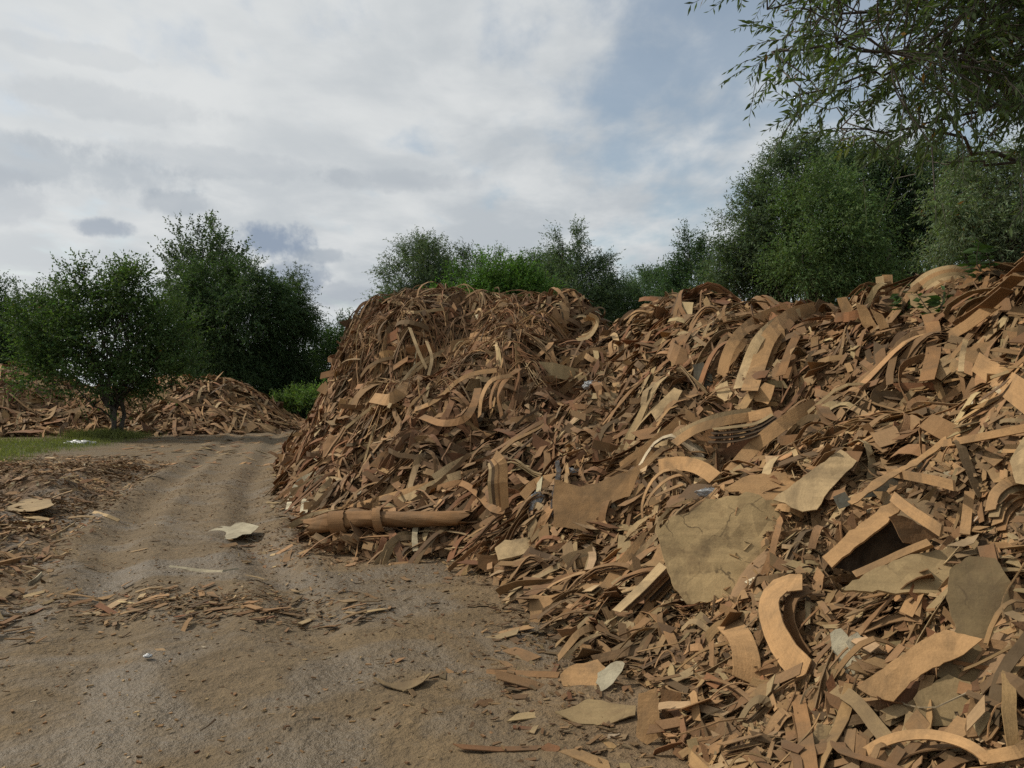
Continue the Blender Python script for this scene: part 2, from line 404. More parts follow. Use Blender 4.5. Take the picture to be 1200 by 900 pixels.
def drapes(x, y, L, Wd, head, arch, roll, twist, thick, n=9, curve=.0, f=H, hue=None, shape='draped', lift=(.0, .08), stack=1, place='heap', torn=.08):
    B = len(x); hue = hues_for(x, y) if hue is None else hue
    s = np.linspace(0, 1, n)
    base_l = U(*lift, B)
    for k in range(stack):
        Lk = L*(U(.8, 1.08, B) if stack > 1 else 1)
        hd = (head + (rng.normal(0, .06, B) if k else 0))[:, None] + (curve*rng.normal(0, 1, B))[:, None]*(s-.5)[None]
        st = (Lk/(n-1))[:, None]
        dx = np.cumsum(np.cos(hd)*st, 1); dy = np.cumsum(np.sin(hd)*st, 1)
        # foreshorten on steep slopes so that lengths stay real
        g = np.abs(f(x+.3*np.cos(head), y+.3*np.sin(head))-f(x-.3*np.cos(head), y-.3*np.sin(head)))/.6
        fs = 1/np.sqrt(1+g*g)
        X = x[:, None]+(dx-dx[:, n//2:n//2+1])*fs[:, None]; Yy = y[:, None]+(dy-dy[:, n//2:n//2+1])*fs[:, None]
        Z = f(X, Yy)
        for _ in range(2): Z[:, 1:-1] = .25*Z[:, :-2]+.5*Z[:, 1:-1]+.25*Z[:, 2:]        # stiff board bridges the hollows
        Z = np.maximum(Z, f(X, Yy)-.02)
        Z = Z + (base_l+.012*k)[:, None] + arch[:, None]*np.sin(np.pi*s)[None]
        P = np.stack([X, Yy, Z], -1)
        t = nrm(np.gradient(P, axis=1)); upv = np.broadcast_to(nrm(normal_of(f, x, y))[:, None], t.shape)
        b, nn = perp(t, upv)
        r = (roll + (rng.normal(0, .08, B) if k else 0))[:, None, None] + twist[:, None, None]*(s-.5)[None, :, None]
        S = b*np.cos(r)+nn*np.sin(r); T = nn*np.cos(r)-b*np.sin(r)
        pool(P, S*(Wd*.5)[:, None, None], T, hue, Lk, Wd, shape, np.full(B, thick)*U(.7, 1.3, B), torn, .7, place)

def curls(x, y, R, Wd, phi, head, lean, thick, n=11, nest=1, f=H, hue=None, place='heap', sink=.25):
    B = len(x); hue = hues_for(x, y) if hue is None else hue
    N_ = normal_of(f, x, y, .2)
    up = nrm(N_ + lean*rng.normal(0, 1, (B, 3)))
    d = np.stack([np.cos(head), np.sin(head), np.zeros(B)], -1); d = nrm(d-up*(d*up).sum(-1, keepdims=True))
    b = np.cross(up, d)
    c = np.stack([x, y, f(x, y)], -1)
    s = np.linspace(-1, 1, n)
    for k in range(nest):
        Rk = R*(1-.12*k*U(.6, 1.3, B)); ph = phi*U(.85, 1.1, B)
        a = s[None]*ph[:, None]+rng.normal(0, .08, B)[:, None]
        z0 = np.cos(ph)*Rk + sink*Rk
        ec = U(.75, 1.35, B)[:, None]
        P = c[:, None] + d[:, None]*((Rk[:, None]*ec*np.sin(a))[..., None]) + up[:, None]*((Rk[:, None]*np.cos(a)-z0[:, None])[..., None]) + b[:, None]*(rng.normal(0, .10, B)[:, None, None]*Wd[:, None, None]*(k > 0))
        T = nrm(d[:, None]*np.sin(a)[..., None]+up[:, None]*np.cos(a)[..., None])
        S = np.repeat((b*(Wd*.5)[:, None])[:, None], n, 1)
        pool(P, S, T, hue, 2*ph*Rk, Wd, 'arched', np.full(B, thick)*U(.7, 1.3, B), .06, .5, place)

def downhill(x, y, f=H):
    n_ = normal_of(f, x, y, .3); return np.arctan2(n_[:, 1], n_[:, 0])

# ---- the large heap
# fine chips, near part
x, y = sample_heap(9000, 2.0, 5.6, patch=.8); B = len(x)
flat_pieces(x, y, .03+U(.02, .42, B)**2.2, U(.010, .05, B), .42, .003, n=3, bend=.25, torn=.3, lift=(-.02, .05))
x, y = sample_heap(22000, 2.0, 5.4); B = len(x)
flat_pieces(x, y, U(.015, .06, B), U(.008, .03, B), .5, .003, lift=(-.01, .04))
x, y = sample_heap(20000, 5.2, 12); B = len(x)
flat_pieces(x, y, U(.02, .09, B), U(.008, .03, B), .5, .004, lift=(-.01, .04))
x, y = sample_heap(9000, 4.8, 9.0, patch=.7); B = len(x)
flat_pieces(x, y, U(.04, .22, B), U(.015, .065, B), .42, .004, n=3, bend=.22, torn=.28, lift=(-.02, .07))
x, y = sample_heap(7000, 8.5, 16.5); B = len(x)
flat_pieces(x, y, U(.08, .36, B), U(.02, .07, B), .42, .005, lift=(-.02, .08))
x, y = sample_heap(60000, 2.0, 7.5); k = (H(x, y)-ground(x, y) < .34) & (rng.random(len(x)) < .8); x, y = x[k], y[k]; B = len(x)
flat_pieces(x, y, U(.008, .05, B), U(.005, .02, B), .5, .003, hue=rng.choice(len(HUES), B, p=[.5, .14, .02, .28, .03, .02, .01, 0]), lift=(-.01, .03))
# stacked chips: offcuts lie in parallel piles
x, y = sample_heap(420, 2.0, 5.5); B = len(x)
flat_pieces(x, y, U(.06, .22, B), U(.02, .07, B), .35, .003, stack=5, lift=(0, .05))
x, y = sample_heap(800, 5, 12); B = len(x)
flat_pieces(x, y, U(.12, .4, B), U(.04, .11, B), .35, .004, n=3, bend=.2, stack=4)
# boards
x, y = sample_heap(280, 2.1, 5.6); B = len(x)
flat_pieces(x, y, .1+.32*U(0, 1, B)**2, U(.05, .16, B), .52, .005, n=5, bend=.3, torn=.22, lift=(.01, .07))
x, y = sample_heap(430, 5.0, 10); B = len(x)
flat_pieces(x, y, U(.14, .40, B), U(.06, .17, B), .40, .003, n=5, bend=.24, torn=.22, lift=(.01, .1))
x, y = sample_heap(520, 8.5, 16.5); B = len(x)
flat_pieces(x, y, U(.2, .6, B), U(.08, .22, B), .48, .004, n=5, bend=.35, torn=.2, lift=(.01, .1))
# draped strips
def strips(n, y0, y1, L, Wd, arch, curve, thick, stack, down, ns=9, rollsd=.55, shape='draped', where=None):
    x, y = sample_heap(n, y0, y1, .12 if y0 > 8 else .02)
    if where is not None: k = where(pix(np.stack([x, y, H(x, y)], -1))); x, y = x[k], y[k]
    B = len(x)
    hd = np.where(rng.random(B) < down, downhill(x, y)+rng.normal(0, .5, B), U(0, 6.28, B))
    drapes(x, y, U(*L, B), U(*Wd, B), hd, U(*arch, B), rng.normal(0, rollsd, B), rng.normal(0, .7, B), thick, ns, curve, stack=stack, shape=shape)
strips(420, 2.1, 5.6, (.15, .6), (.018, .06), (0, .08), .7, .004, 1, .3)
strips(700, 5, 9.5, (.25, .9), (.018, .075), (0, .12), .8, .003, 1, .45)
strips(150, 5, 9.5, (.35, 1.0), (.03, .08), (0, .16), .8, .004, 3, .6)
strips(600, 8.5, 16.5, (.4, 1.4), (.018, .05), (0, .2), 1.0, .005, 1, .5)
strips(360, 7.5, 16.5, (.35, 1.1), (.045, .10), (0, .18), .9, .0035, 1, .4, 9, .8, 'draped', lambda p: (p[:, 0] < 740) | (rng.random(len(p)) < .25))
strips(170, 8.5, 16.5, (.5, 1.4), (.03, .08), (.02, .22), .9, .005, 4, .7)
# strands on the far-left shoulder and thin strings elsewhere
strips(2000, 8.6, 16.5, (.5, 1.5), (.008, .021), (.02, .26), 1.2, .006, 2, .75, 9, .9, 'strand', lambda p: (p[:, 0] < 640) & (p[:, 1] < 480) & (p[:, 0]+.0*p[:, 1] > 372))
strips(700, 2.1, 8.0, (.12, .55), (.005, .013), (0, .07), 1.6, .004, 1, .3, 8, .9, 'strand')
# arched offcuts, nested one inside the other
def arcs(n, y0, y1, R, Wd, nest, thick):
    x, y = sample_heap(n, y0, y1); B = len(x)
    curls(x, y, U(*R, B), U(*Wd, B), U(.7, 1.7, B), U(0, 6.28, B), .55, thick, nest=nest, sink=.2)
arcs(70, 2.2, 5.6, (.05, .16), (.025, .07), 1, .004)
arcs(60, 5, 10, (.08, .28), (.03, .1), 2, .004)
arcs(55, 6, 16, (.14, .38), (.04, .1), 4, .004)
arcs(90, 8.5, 16, (.12, .4), (.03, .1), 2, .005)

# ---- the far heap by the tree
def sample_left(n):
    x = U(-27, -8.2, n*6); y = U(25, 32.5, n*6); z = HL(x, y); ok = z > ground(x, y)+.03
    return x[ok][:n], y[ok][:n]
x, y = sample_left(5200); B = len(x)
flat_pieces(x, y, U(.12, .5, B), U(.04, .14, B), .4, .01, f=HL, hue=pick_hue(B, 'mid'), lift=(-.02, .12), place='far')
x, y = sample_left(150); B = len(x)
flat_pieces(x, y, U(.4, 1.2, B), U(.25, .6, B), .35, .012, n=4, bend=.2, f=HL, hue=pick_hue(B, 'mid'), lift=(.02, .14), place='far')
x, y = sample_left(900); B = len(x)
drapes(x, y, U(.6, 2.0, B), U(.05, .14, B), downhill(x, y, HL)+rng.normal(0, .5, B), U(0, .2, B), rng.normal(0, .6, B), rng.normal(0, .6, B), .012, 8, .6, f=HL, hue=pick_hue(B, 'mid'), place='far')

# ---- litter on the ground
def heap_dist(x, y): return np.where(H(x, y) > ground(x, y), 0, np.clip(ground(x, y)-H(x, y), 0, 1))
def sample_ground(n, kind):
    if kind == 'band':
        y = U(3.6, 19, n*8); x = U(-12, -1.5, n*8); o = track_off(x, y)
        w = smooth(-.9, -2.0, o)*smooth(3.8, 5.2, y)*smooth(19, 13, y)*(.35+.9*smooth(-.1, .5, fbm(x*.8+2, y*.8, 3)))
    elif kind == 'toe':
        y = U(2.5, 20, n*10); x = U(-7, 2.2, n*10); d = heap_dist(x, y)
        w = np.where(d > 0, np.exp(-d/.055), 0)
    elif kind == 'far':
        y = U(16, 40, n*8); x = U(-20, -5, n*8); w = np.where(HL(x, y) < ground(x, y), smooth(-5, -1, np.abs(track_off(x, y))*-1)*.4+.1, 0)
    elif kind == 'cluster':
        y = rng.normal(5.75, .27, n*8); x = rng.normal(-2.25, .75, n*8); w = np.full(n*8, .3)
    else:
        y = U(2.2, 16, n*8); x = U(-6, 2, n*8); w = np.where(heap_dist(x, y) > 0, .2, 0)
    ok = (rng.random(len(x)) < w) & (heap_dist(x, y) > 0) & (np.abs(pix(np.stack([x, y, 0*x], -1))[:, 0]-600) < 860)
    return x[ok][:n], y[ok][:n]
def litter(n, kind, L, Wd, tilt=.12, thick=.004, ns=2, bend=.0, lift=(-.003, .012)):
    x, y = sample_ground(n, kind); B = len(x)
    flat_pieces(x, y, U(*L, B), U(*Wd, B), tilt, thick, n=ns, bend=bend, f=ground, hue=pick_hue(B, 'litter'), lift=lift, place='ground')
litter(22000, 'band', (.02, .11), (.008, .04), .34, .005, lift=(-.01, .045))
litter(700, 'band', (.1, .42), (.02, .1), .16, .006, 3, .12, (.005, .04))
litter(9000, 'toe', (.008, .05), (.005, .02), .3, .004, lift=(-.003, .012))
litter(1500, 'toe', (.04, .12), (.01, .045), .2)
litter(260, 'toe', (.1, .4), (.03, .1), .12, .005, 3, .1)
litter(700, 'cluster', (.012, .07), (.006, .025), .25, .004, 2, .1, (.0, .02))
litter(70, 'cluster', (.08, .24), (.02, .06), .12, .005, 3, .12, (.005, .03))
litter(5000, 'bare', (.006, .035), (.004, .014), .2, .005)
litter(45, 'bare', (.06, .2), (.012, .05), .07, .004, 3, .1)
litter(500, 'far', (.08, .4), (.04, .2), .08, .008)

# ------------------------------------------------------------------ hero pieces: the ones that can be picked out in the photograph
HERO = []      # objects' data before building
def inside(poly, p):
    x, y = p[:, 0], p[:, 1]; r = np.zeros(len(p), bool); n = len(poly)
    for i in range(n):
        x1, y1 = poly[i]; x2, y2 = poly[(i+1) % n]
        c = ((y1 > y) != (y2 > y)) & (x < (x2-x1)*(y-y1)/((y2-y1) or 1e-9)+x1); r ^= c
    return r
def sheet(name, label, cat, poly, hue, normal=None, lift=.05, bend=(0, 0), thick=.006, rough=.012, mul=1.0, mat=None, group=None, short=None, curl_dir=0., fm=.5, step=None):
    poly = np.array(poly, float)
    # ragged outline
    q = []
    for i in range(len(poly)):
        a, b = poly[i], poly[(i+1) % len(poly)]; m = max(2, int(np.linalg.norm(b-a)/7))
        for k in range(m):
            p = a+(b-a)*k/m
            if k: p = p+rng.normal(0, 1, 2)*rough*60
            q.append(p)
    q = np.array(q)
    c = poly.mean(0); hc = hit([c[0]], [c[1]])[0]
    if normal is None:
        hn = normal_of(top0, np.array([hc[0]]), np.array([hc[1]]), .3)[0]
        v = nrm(CAM-hc); normal = nrm(hn*(1-fm)+v*fm)
    normal = nrm(np.array(normal, float))
    s = np.array(poly)*.85+c*.15
    sh = hit(s[:, 0], s[:, 1])
    # put the plane where it clears the heap under it
    dn = ((sh-hc)@normal); off = np.percentile(dn, 65)
    p0 = hc + normal*(max(off, 0)*.8+lift)
    def onplane(px):
        d = ray(px[:, 0], px[:, 1]); t = ((p0-CAM)@normal)/(d@normal); return CAM+d*t[:, None]
    Q = onplane(q)
    e1 = nrm(np.cross([0, 0, 1], normal) if abs(normal[2]) < .95 else np.array([1., 0, 0])); e2 = np.cross(normal, e1)
    o = Q.mean(0); uv = np.stack([(Q-o)@e1, (Q-o)@e2], -1)
    lo, hi = uv.min(0), uv.max(0); stp = step or max((hi-lo).max()/9, .02)
    g = np.array([(a, b) for a in np.arange(lo[0], hi[0], stp) for b in np.arange(lo[1], hi[1], stp)])
    g = g+rng.normal(0, .1*stp, g.shape)
    g = g[inside(uv, g)] if len(g) else g
    pts = [Vector(p) for p in uv]+[Vector(p) for p in g]
    n = len(uv)
    r = delaunay_2d_cdt(pts, [(i, (i+1) % n) for i in range(n)], [], 1, 1e-5)
    v2 = np.array([tuple(p) for p in r[0]]); tri = [tuple(f) for f in r[2]]
    R = np.abs(uv).max()
    ca, sa = math.cos(curl_dir), math.sin(curl_dir)
    a = (v2[:, 0]*ca+v2[:, 1]*sa)/R; b = (-v2[:, 0]*sa+v2[:, 1]*ca)/R
    h = R*(bend[0]*a*a+bend[1]*b*b) + R*.035*fbm(v2[:, 0]/R*2.2+o[0], v2[:, 1]/R*2.2+o[1], 2)
    top3 = o+v2[:, :1]*e1+v2[:, 1:]*e2+h[:, None]*normal
    bot = top3-normal*thick
    V = np.vstack([top3, bot]); m = len(v2)
    ft = np.array(tri); 
    if len(ft):
        A = v2[ft[:, 0]]; Bp = v2[ft[:, 1]]; C = v2[ft[:, 2]]
        cr = (Bp[:, 0]-A[:, 0])*(C[:, 1]-A[:, 1])-(Bp[:, 1]-A[:, 1])*(C[:, 0]-A[:, 0])
        ft[cr < 0] = ft[cr < 0][:, ::-1]
    ed = {}
    for f in ft:
        for i in range(3):
            k = (f[i], f[(i+1) % 3]); ed[k] = 1
    sides = [(b_, a_, a_+m, b_+m) for (a_, b_) in ed if (b_, a_) not in ed]
    fu = np.zeros((2*m, 3)); fu[:, :2] = np.vstack([v2, v2])
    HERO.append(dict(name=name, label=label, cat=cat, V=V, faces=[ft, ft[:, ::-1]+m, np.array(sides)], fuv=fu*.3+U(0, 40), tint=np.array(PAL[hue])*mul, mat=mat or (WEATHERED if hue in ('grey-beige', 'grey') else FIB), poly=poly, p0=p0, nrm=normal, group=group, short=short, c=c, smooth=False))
def band(name, label, cat, path, wpx, hue, roll=0., twist=0., lift=.06, arch=0., thick=.005, mul=1.0, group=None, short=None, n=14, depths=None, wend=None, cull=True, mat=None, torn=.04, nest=0, nstep=(.0, .0, -.03), parent_name=None):
    """a strip following pixel way-points laid on the heap; depths overrides how far each one lies"""
    path = np.array(path, float)
    d = np.r_[0, np.cumsum(np.linalg.norm(np.diff(path, axis=0), axis=1))]; s = np.linspace(0, d[-1], n)
    if depths is None:
        hp = hit(path[:, 0], path[:, 1]); dep = hp[:, 1]-lift*1.3
        dep = np.minimum(dep, np.median(dep)+.5)
    else: dep = np.array(depths, float)
    # smooth Catmull-like interpolation
    def cub(v):
        m = np.gradient(v, d) if len(v) > 2 else np.full(2, (v[-1]-v[0])/d[-1])
        i = np.clip(np.searchsorted(d, s, 'right')-1, 0, len(d)-2); hh = d[i+1]-d[i]; t = (s-d[i])/hh
        return (2*t**3-3*t**2+1)*v[i]+(t**3-2*t**2+t)*hh*m[i]+(-2*t**3+3*t**2)*v[i+1]+(t**3-t**2)*hh*m[i+1]
    px, py, Y = cub(path[:, 0]), cub(path[:, 1]), np.interp(s, d, dep)
    Y = Y-arch*np.sin(np.pi*s/d[-1])
    P = CAM+ray(px, py)*Y[:, None]
    t = nrm(np.gradient(P, axis=0)); v = nrm(CAM-P); b = nrm(np.cross(v, t)); nn = nrm(np.cross(t, b))
    sg = -1 if P[-1, 0] > P[0, 0] else 1                       # strips show their upper face
    r = (sg*roll+twist*(s/d[-1]-.5))[:, None]
    S = b*np.cos(r)+nn*np.sin(r); T = nn*np.cos(r)-b*np.sin(r)
    w = np.linspace(wpx, wend if wend else wpx, n)*.5*Y.mean()/F
    for k in range(nest+1):
        Pk = P+np.array(nstep)*k+rng.normal(0, .004, 3)*(k > 0)
        if k: Pk = Pk+(Pk.mean(0)-Pk)*.06*k
        V, uv = ribbons(Pk[None], (S*w[:, None])[None], (T*thick*.5)[None], torn, .5)
        HERO.append(dict(name=name, label=label if k == 0 else None, nestof=label, k=k, cat=cat, V=V[0], faces=[ribbon_faces(n)], fuv=uv[0], tint=np.array(PAL[hue])*mul*(1 if k == 0 else U(.7, 1.05)), mat=mat or FIB,
                 poly=None, path=np.stack([px, py, Y], -1), w=wpx*abs(math.cos(roll)), group=group, short=short if k == 0 else None, c=pix(P).mean(0), smooth=True, cull=cull))

SH, ST = 'fibreboard_sheet', 'fibreboard_strip'
sheet(SH, 'large stiff grey-beige board with cracked face and broken corners leaning out of the heap', 'board', [(768,622),(795,604),(835,585),(880,578),(912,590),(916,603),(905,640),(898,668),(860,700),(805,708),(790,690),(778,655)], 'grey-beige', (-.1,-.84,.5), .10, (.02,.02), .012, .02, 1.35, short='the large grey-beige board')
sheet(SH, 'broad smooth brown sheet with torn top edge standing beside the clear plastic', 'board', [(648,617),(650,562),(680,570),(700,566),(746,547),(751,553),(738,582),(716,590),(702,612),(690,622)], 'tan', (-.25,-.86,.42), .12, (.05,.03), .006, .012, .85, short='the broad smooth brown sheet')
sheet(SH, 'pale tan board with a small knot pointing up and right above the large grey-beige board', 'board', [(906,586),(948,553),(985,527),(1004,541),(972,574),(957,597),(940,599)], 'pale', (-.3,-.55,.78), .12, (.06,0), .007, .012, .9, short='the pale tan pointed board')
sheet(SH, 'flat brown sheet with a torn notch lying just above the large grey-beige board', 'board', [(848,573),(878,556),(922,552),(940,566),(925,590),(905,592),(880,578)], 'tan', (-.1,-.5,.86), .10, (.03,0), .006, .02, .9, short='the notched brown sheet')
sheet(SH, 'weathered grey-brown plank panel under the slanting batten', 'board', [(985,690),(1012,672),(1060,652),(1118,641),(1130,655),(1122,672),(1100,696)], 'grey-beige', (-.15,-.6,.8), .14, (.02,0), .012, .012, .92, short='the grey-brown plank panel')
sheet(SH, 'large rounded green-grey panel caked with mud at the right edge of the heap', 'board', [(1112,668),(1135,652),(1165,655),(1188,688),(1186,735),(1172,775),(1160,800),(1118,806),(1096,792),(1104,762),(1120,735),(1108,700)], 'grey-beige', (-.25,-.75,.6), .06, (.05,.03), .010, .015, .55, short='the rounded green-grey panel')
sheet(SH, 'smooth bow-shaped tan strip with forked upper end lying below the rounded green-grey panel', 'board', [(1003,808),(1040,778),(1080,750),(1108,738),(1150,753),(1128,768),(1092,782),(1066,798),(1046,822),(1020,818)], 'tan', (-.3,-.6,.74), .12, (.12,0), .006, .012, 1.0, short='the bow-shaped tan strip')
sheet(SH, 'tilted board roofing the dark hollow beside the slanting batten', 'board', [(963,652),(990,628),(1020,604),(1046,587),(1056,592),(1040,612),(1000,642),(974,664)], 'tan', (-.5,-.45,.74), .20, (0,0), .012, .012, .92, short='the board roofing the hollow')
sheet(SH, 'near-black sheet standing in for shade at the back of the hollow under the roofing board', 'board', [(972,664),(1046,600),(1060,612),(1105,640),(1072,652),(1010,672)], 'dark-brown', (-.1,-.97,.2), .02, (0,0), .006, .012, .18)  # the near-black tint paints the deep shade inside the hollow
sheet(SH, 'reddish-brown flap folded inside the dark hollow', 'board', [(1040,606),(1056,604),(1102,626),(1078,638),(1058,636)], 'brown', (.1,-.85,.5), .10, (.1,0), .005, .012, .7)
sheet(SH, 'pale crumpled board at the right edge above the fanned curved offcuts', 'board', [(1183,540),(1200,524),(1216,530),(1214,570),(1190,566)], 'pale', None, .10, (.05,0), .006, .012, 1.0)
sheet(SH, 'squarish brown sheet lying flat at the lower fringe left of the chips', 'board', [(620,698),(658,696),(656,715),(640,720),(622,742)], 'tan', None, .06, (.06,0), .005, .012, .95, short='the squarish fringe sheet')
sheet(SH, 'crumpled pale-topped carton lump beside the end of the roll', 'board', [(580,640),(592,632),(622,628),(628,640),(610,650),(584,655)], 'pale', (0,-.4,.9), .10, (-.1,0), .02, .02, .85, short='the crumpled carton lump')
sheet(SH, 'shadowed brown front flap under the crumpled pale-topped lump', 'board', [(556,648),(584,652),(612,648),(606,668),(585,674),(560,664)], 'brown', (0,-.95,.3), .06, (-.1,0), .006, .012, .8)
sheet(SH, 'half-buried tan sheet with a curved front edge on the mud at the near toe', 'board', [(650,836),(690,818),(745,828),(744,838),(700,848),(672,846)], 'grey-beige', (0,-.1,1), .02, (.05,0), .006, .012, .8, short='the half-buried curved sheet')
sheet(SH, 'broad tan sheet bent at the near toe with a pale scrap on it', 'board', [(656,792),(668,780),(700,772),(712,784),(698,804),(660,804)], 'tan', (-.1,-.4,.9), .06, (.05,0), .005, .012, 1.0, short='the bent sheet at the near toe')
sheet(SH, 'torn cream paper scrap on the bent sheet at the near toe', 'scrap', [(700,788),(722,774),(732,778),(718,800),(704,810),(698,800)], 'cream', (-.1,-.5,.86), .09, (.08,0), .003, .02, .68)
sheet(SH, 'upright grained plank piece standing at the near toe beside a curved sheet', 'board', [(748,812),(770,806),(774,862),(758,872),(745,862)], 'tan', (-.2,-.85,.5), .10, (0,.03), .008, .012, .95, short='the grained upright plank')
sheet(SH, 'second wooden plank piece right of the grained upright plank with notched foot', 'board', [(772,806),(798,812),(800,842),(786,850),(776,840)], 'brown', (-.1,-.85,.5), .08, (0,.03), .006, .012, .95)
sheet(SH, 'pale dirty-white torn sheet standing on edge left of the bow-shaped tan strip', 'scrap', [(972,742),(985,736),(1002,752),(1012,770),(1003,792),(990,800),(985,780),(974,762)], 'cream', (-.3,-.8,.5), .09, (.12,.05), .004, .03, .72, short='the dirty-white torn sheet')
sheet(SH, 'small white flake lying above the dirty-white torn sheet', 'scrap', [(990,752),(1004,740),(1012,748),(1008,762),(996,768)], 'cream', (.1,-.8,.6), .14, (.05,0), .003, .03, .85)
sheet(SH, 'small dark grey square offcut right of the pale tan pointed board', 'scrap', [(976,582),(990,576),(1000,590),(983,596)], 'grey', (-.2,-.8,.5), .10, (0,0), .006, .006, .7)
sheet(SH, 'large mud-stained beige sheet with wrinkled edge below the bow-shaped tan strip', 'board', [(1075,810),(1110,790),(1135,800),(1142,830),(1110,850),(1080,852),(1068,835)], 'grey-beige', (-.2,-.7,.7), .04, (.12,.06), .005, .02, .85, short='the mud-stained beige sheet')
sheet(SH, 'pale grey tile-like offcut beside the upright plank at the bottom edge', 'scrap', [(952,858),(957,846),(974,850),(968,872),(954,874)], 'grey-beige', (-.1,-.7,.7), .08, (0,0), .005, .012, 1.2)
sheet(SH, 'dark grey long slab edge slanting above the plank panel', 'board', [(1000,582),(1040,560),(1085,534),(1110,514),(1112,524),(1082,552),(1056,566),(1030,582)], 'grey', (-.1,-.9,.4), .12, (0,0), .010, .012, .62, short='the dark slanting slab')
sheet(SH, 'tan capping board along the top of the dark slanting slab', 'board', [(990,584),(1035,558),(1080,532),(1108,511),(1111,516),(1080,540),(1036,566),(998,590)], 'tan', (-.35,-.35,.85), .15, (0,0), .006, .012, .9)
sheet(SH, 'greenish grey plastic-coated sheet folded upright among the drooping bands', 'board', [(812,428),(824,424),(834,440),(836,466),(824,470),(814,450)], 'grey', (-.2,-.85,.4), .10, (.2,0), .004, .012, .75)
sheet(SH, 'tan sheet lying on the mid slope below the drooping bands', 'board', [(838,455),(852,446),(862,470),(850,480)], 'pale', None, .10, (.1,0), .005)
sheet(SH, 'rounded brown sheet poking out low on the left end of the heap', 'board', [(432,545),(446,530),(462,528),(470,545),(452,552)], 'brown', (0,-.9,.4), .08, (-.15,0), .006, .012, 1.0)
sheet(SH, 'wide hooded sheet curled upright on the left end of the heap', 'board', [(378,545),(376,520),(386,508),(398,512),(402,535),(396,560)], 'brown', (-.3,-.85,.4), .10, (-.35,0), .006, .012, .95, curl_dir=0, short='the hooded sheet')
sheet(SH, 'leaf-shaped pale sheet leaning at the centre of the heap below the dip', 'board', [(762,482),(790,454),(800,458),(786,486),(770,498)], 'pale', None, .10, (.08,0), .005)
sheet(SH, 'diamond-shaped tan sheet on the upper slope under the right-hand crest', 'board', [(880,466),(896,448),(908,452),(900,474)], 'tan', None, .08, (.05,0), .005)
sheet(SH, 'first tall bent board of the fan standing below the upright sticks', 'board', [(981,350),(992,348),(1012,384),(1002,388),(990,378)], 'tan', (-.4,-.8,.4), .10, (.2,0), .006, .006, .95, group='fan of bent boards on the crest', short='the fan of bent boards')
sheet(SH, 'middle bent board of the fan curving over its neighbour', 'board', [(1003,354),(1014,358),(1034,392),(1022,394),(1010,380)], 'tan', (-.3,-.8,.45), .12, (.2,0), .006, .006, .88, group='fan of bent boards on the crest')
sheet(SH, 'last bent board of the fan leaning low to the right', 'board', [(1020,362),(1034,368),(1048,394),(1036,396)], 'tan', (-.3,-.8,.45), .12, (.2,0), .006, .006, .8, group='fan of bent boards on the crest')
sheet(SH, 'wide grey-beige sheet lying under the arched pale bands near the weeds', 'board', [(1064,346),(1095,342),(1122,350),(1118,366),(1090,368),(1068,358)], 'grey-beige', None, .08, (.06,0), .006, .012, .95)
# sheets at the foot, on the mud
sheet(SH, 'cream sheet with curled edge lying alone on the dirt track', 'sheet', [(237,627),(255,618),(285,612),(304,618),(294,626),(268,632)], 'cream', (0,-.05,1), .012, (.05,0), .005, .012, .62, short='the cream sheet on the track')
sheet(SH, 'flat beige sheet lying on the scrap bank at the left', 'sheet', [(3,598),(30,586),(60,585),(64,592),(40,599)], 'pale', (0,-.08,1), .03, (.03,0), .006, .012, .75, short='the beige sheet on the left bank')
sheet(SH, 'dark-edged bark-like scrap lying on the wet mud in the foreground', 'scrap', [(438,796),(460,800),(482,796),(506,789),(496,800),(474,808),(450,803)], 'grey-beige', (0,0,1), .015, (.08,0), .005, .012, .7)
sheet(SH, 'small rusty block of board near the bottom edge of the mud', 'scrap', [(634,874),(642,869),(655,873),(654,879),(640,880)], 'reddish', (0,-.5,.9), .03, (0,0), .02, .01, 1.4)

# long bands
band(ST, 'longest tan strip slanting up from the broad smooth brown sheet', 'strip', [(728,552),(765,524),(795,497),(808,480)], 20, 'tan', .15, .3, .16, thick=.006, short='the long slanting strip', wend=15)
band(ST, 'pale upper strip running beside the longest slanting strip to the dark stack', 'strip', [(768,528),(800,507),(840,490),(880,483)], 11, 'pale', .35, .2, .16, .05)
band(ST, 'third slanting strip bending down round the dark hollow', 'strip', [(790,520),(812,505),(846,494),(880,488),(905,482)], 12, 'tan', .5, .4, .18, .06)
band(ST, 'tan strip on edge slanting left of the notched brown sheet', 'strip', [(858,552),(885,522),(915,498),(940,482),(956,474)], 17, 'tan', .3, .3, .14, .05, short='the edge-on slanting strip')
band(ST, 'strip with rounded end bent over the nested hoops', 'strip', [(772,546),(795,543),(820,548),(838,560)], 17, 'tan', .1, .4, .18, .05, short='the bent-over strip')
for q, (R_, lab) in enumerate(((1.0, 'outermost thin hoop of the nested hoops by the large grey-beige board'), (.78, 'middle thin hoop of the nested hoops by the large grey-beige board'), (.55, 'innermost thin hoop of the nested hoops by the large grey-beige board'))):
    a = np.linspace(3.4-.25*q, .8+.3*q, 9)
    band(ST, lab, 'strip', [(786+5*q+34*R_*math.cos(t)*(1+.25*q), 592-3*q-36*R_*math.sin(t)+6*math.cos(2*t+q)) for t in a], 7, 'tan', 1.15, .1, .14, 0, .004, depths=[5.45+.05*q]*9, group='nested hoops', short='the nested hoops' if q == 0 else None)
band(ST, 'slender pale rod arching along the left side of the large grey-beige board', 'strip', [(768,640),(772,612),(785,596),(812,585)], 4, 'pale', 0, 0, .16, .05, .006)
band(ST, 'broad glossy hoop of board curving down under the grey board', 'strip', [(940,682),(915,686),(902,704),(906,735),(922,765),(944,790)], 34, 'tan', .75, -.5, .14, .12, .006, 1.1, n=18, short='the broad glossy hoop')
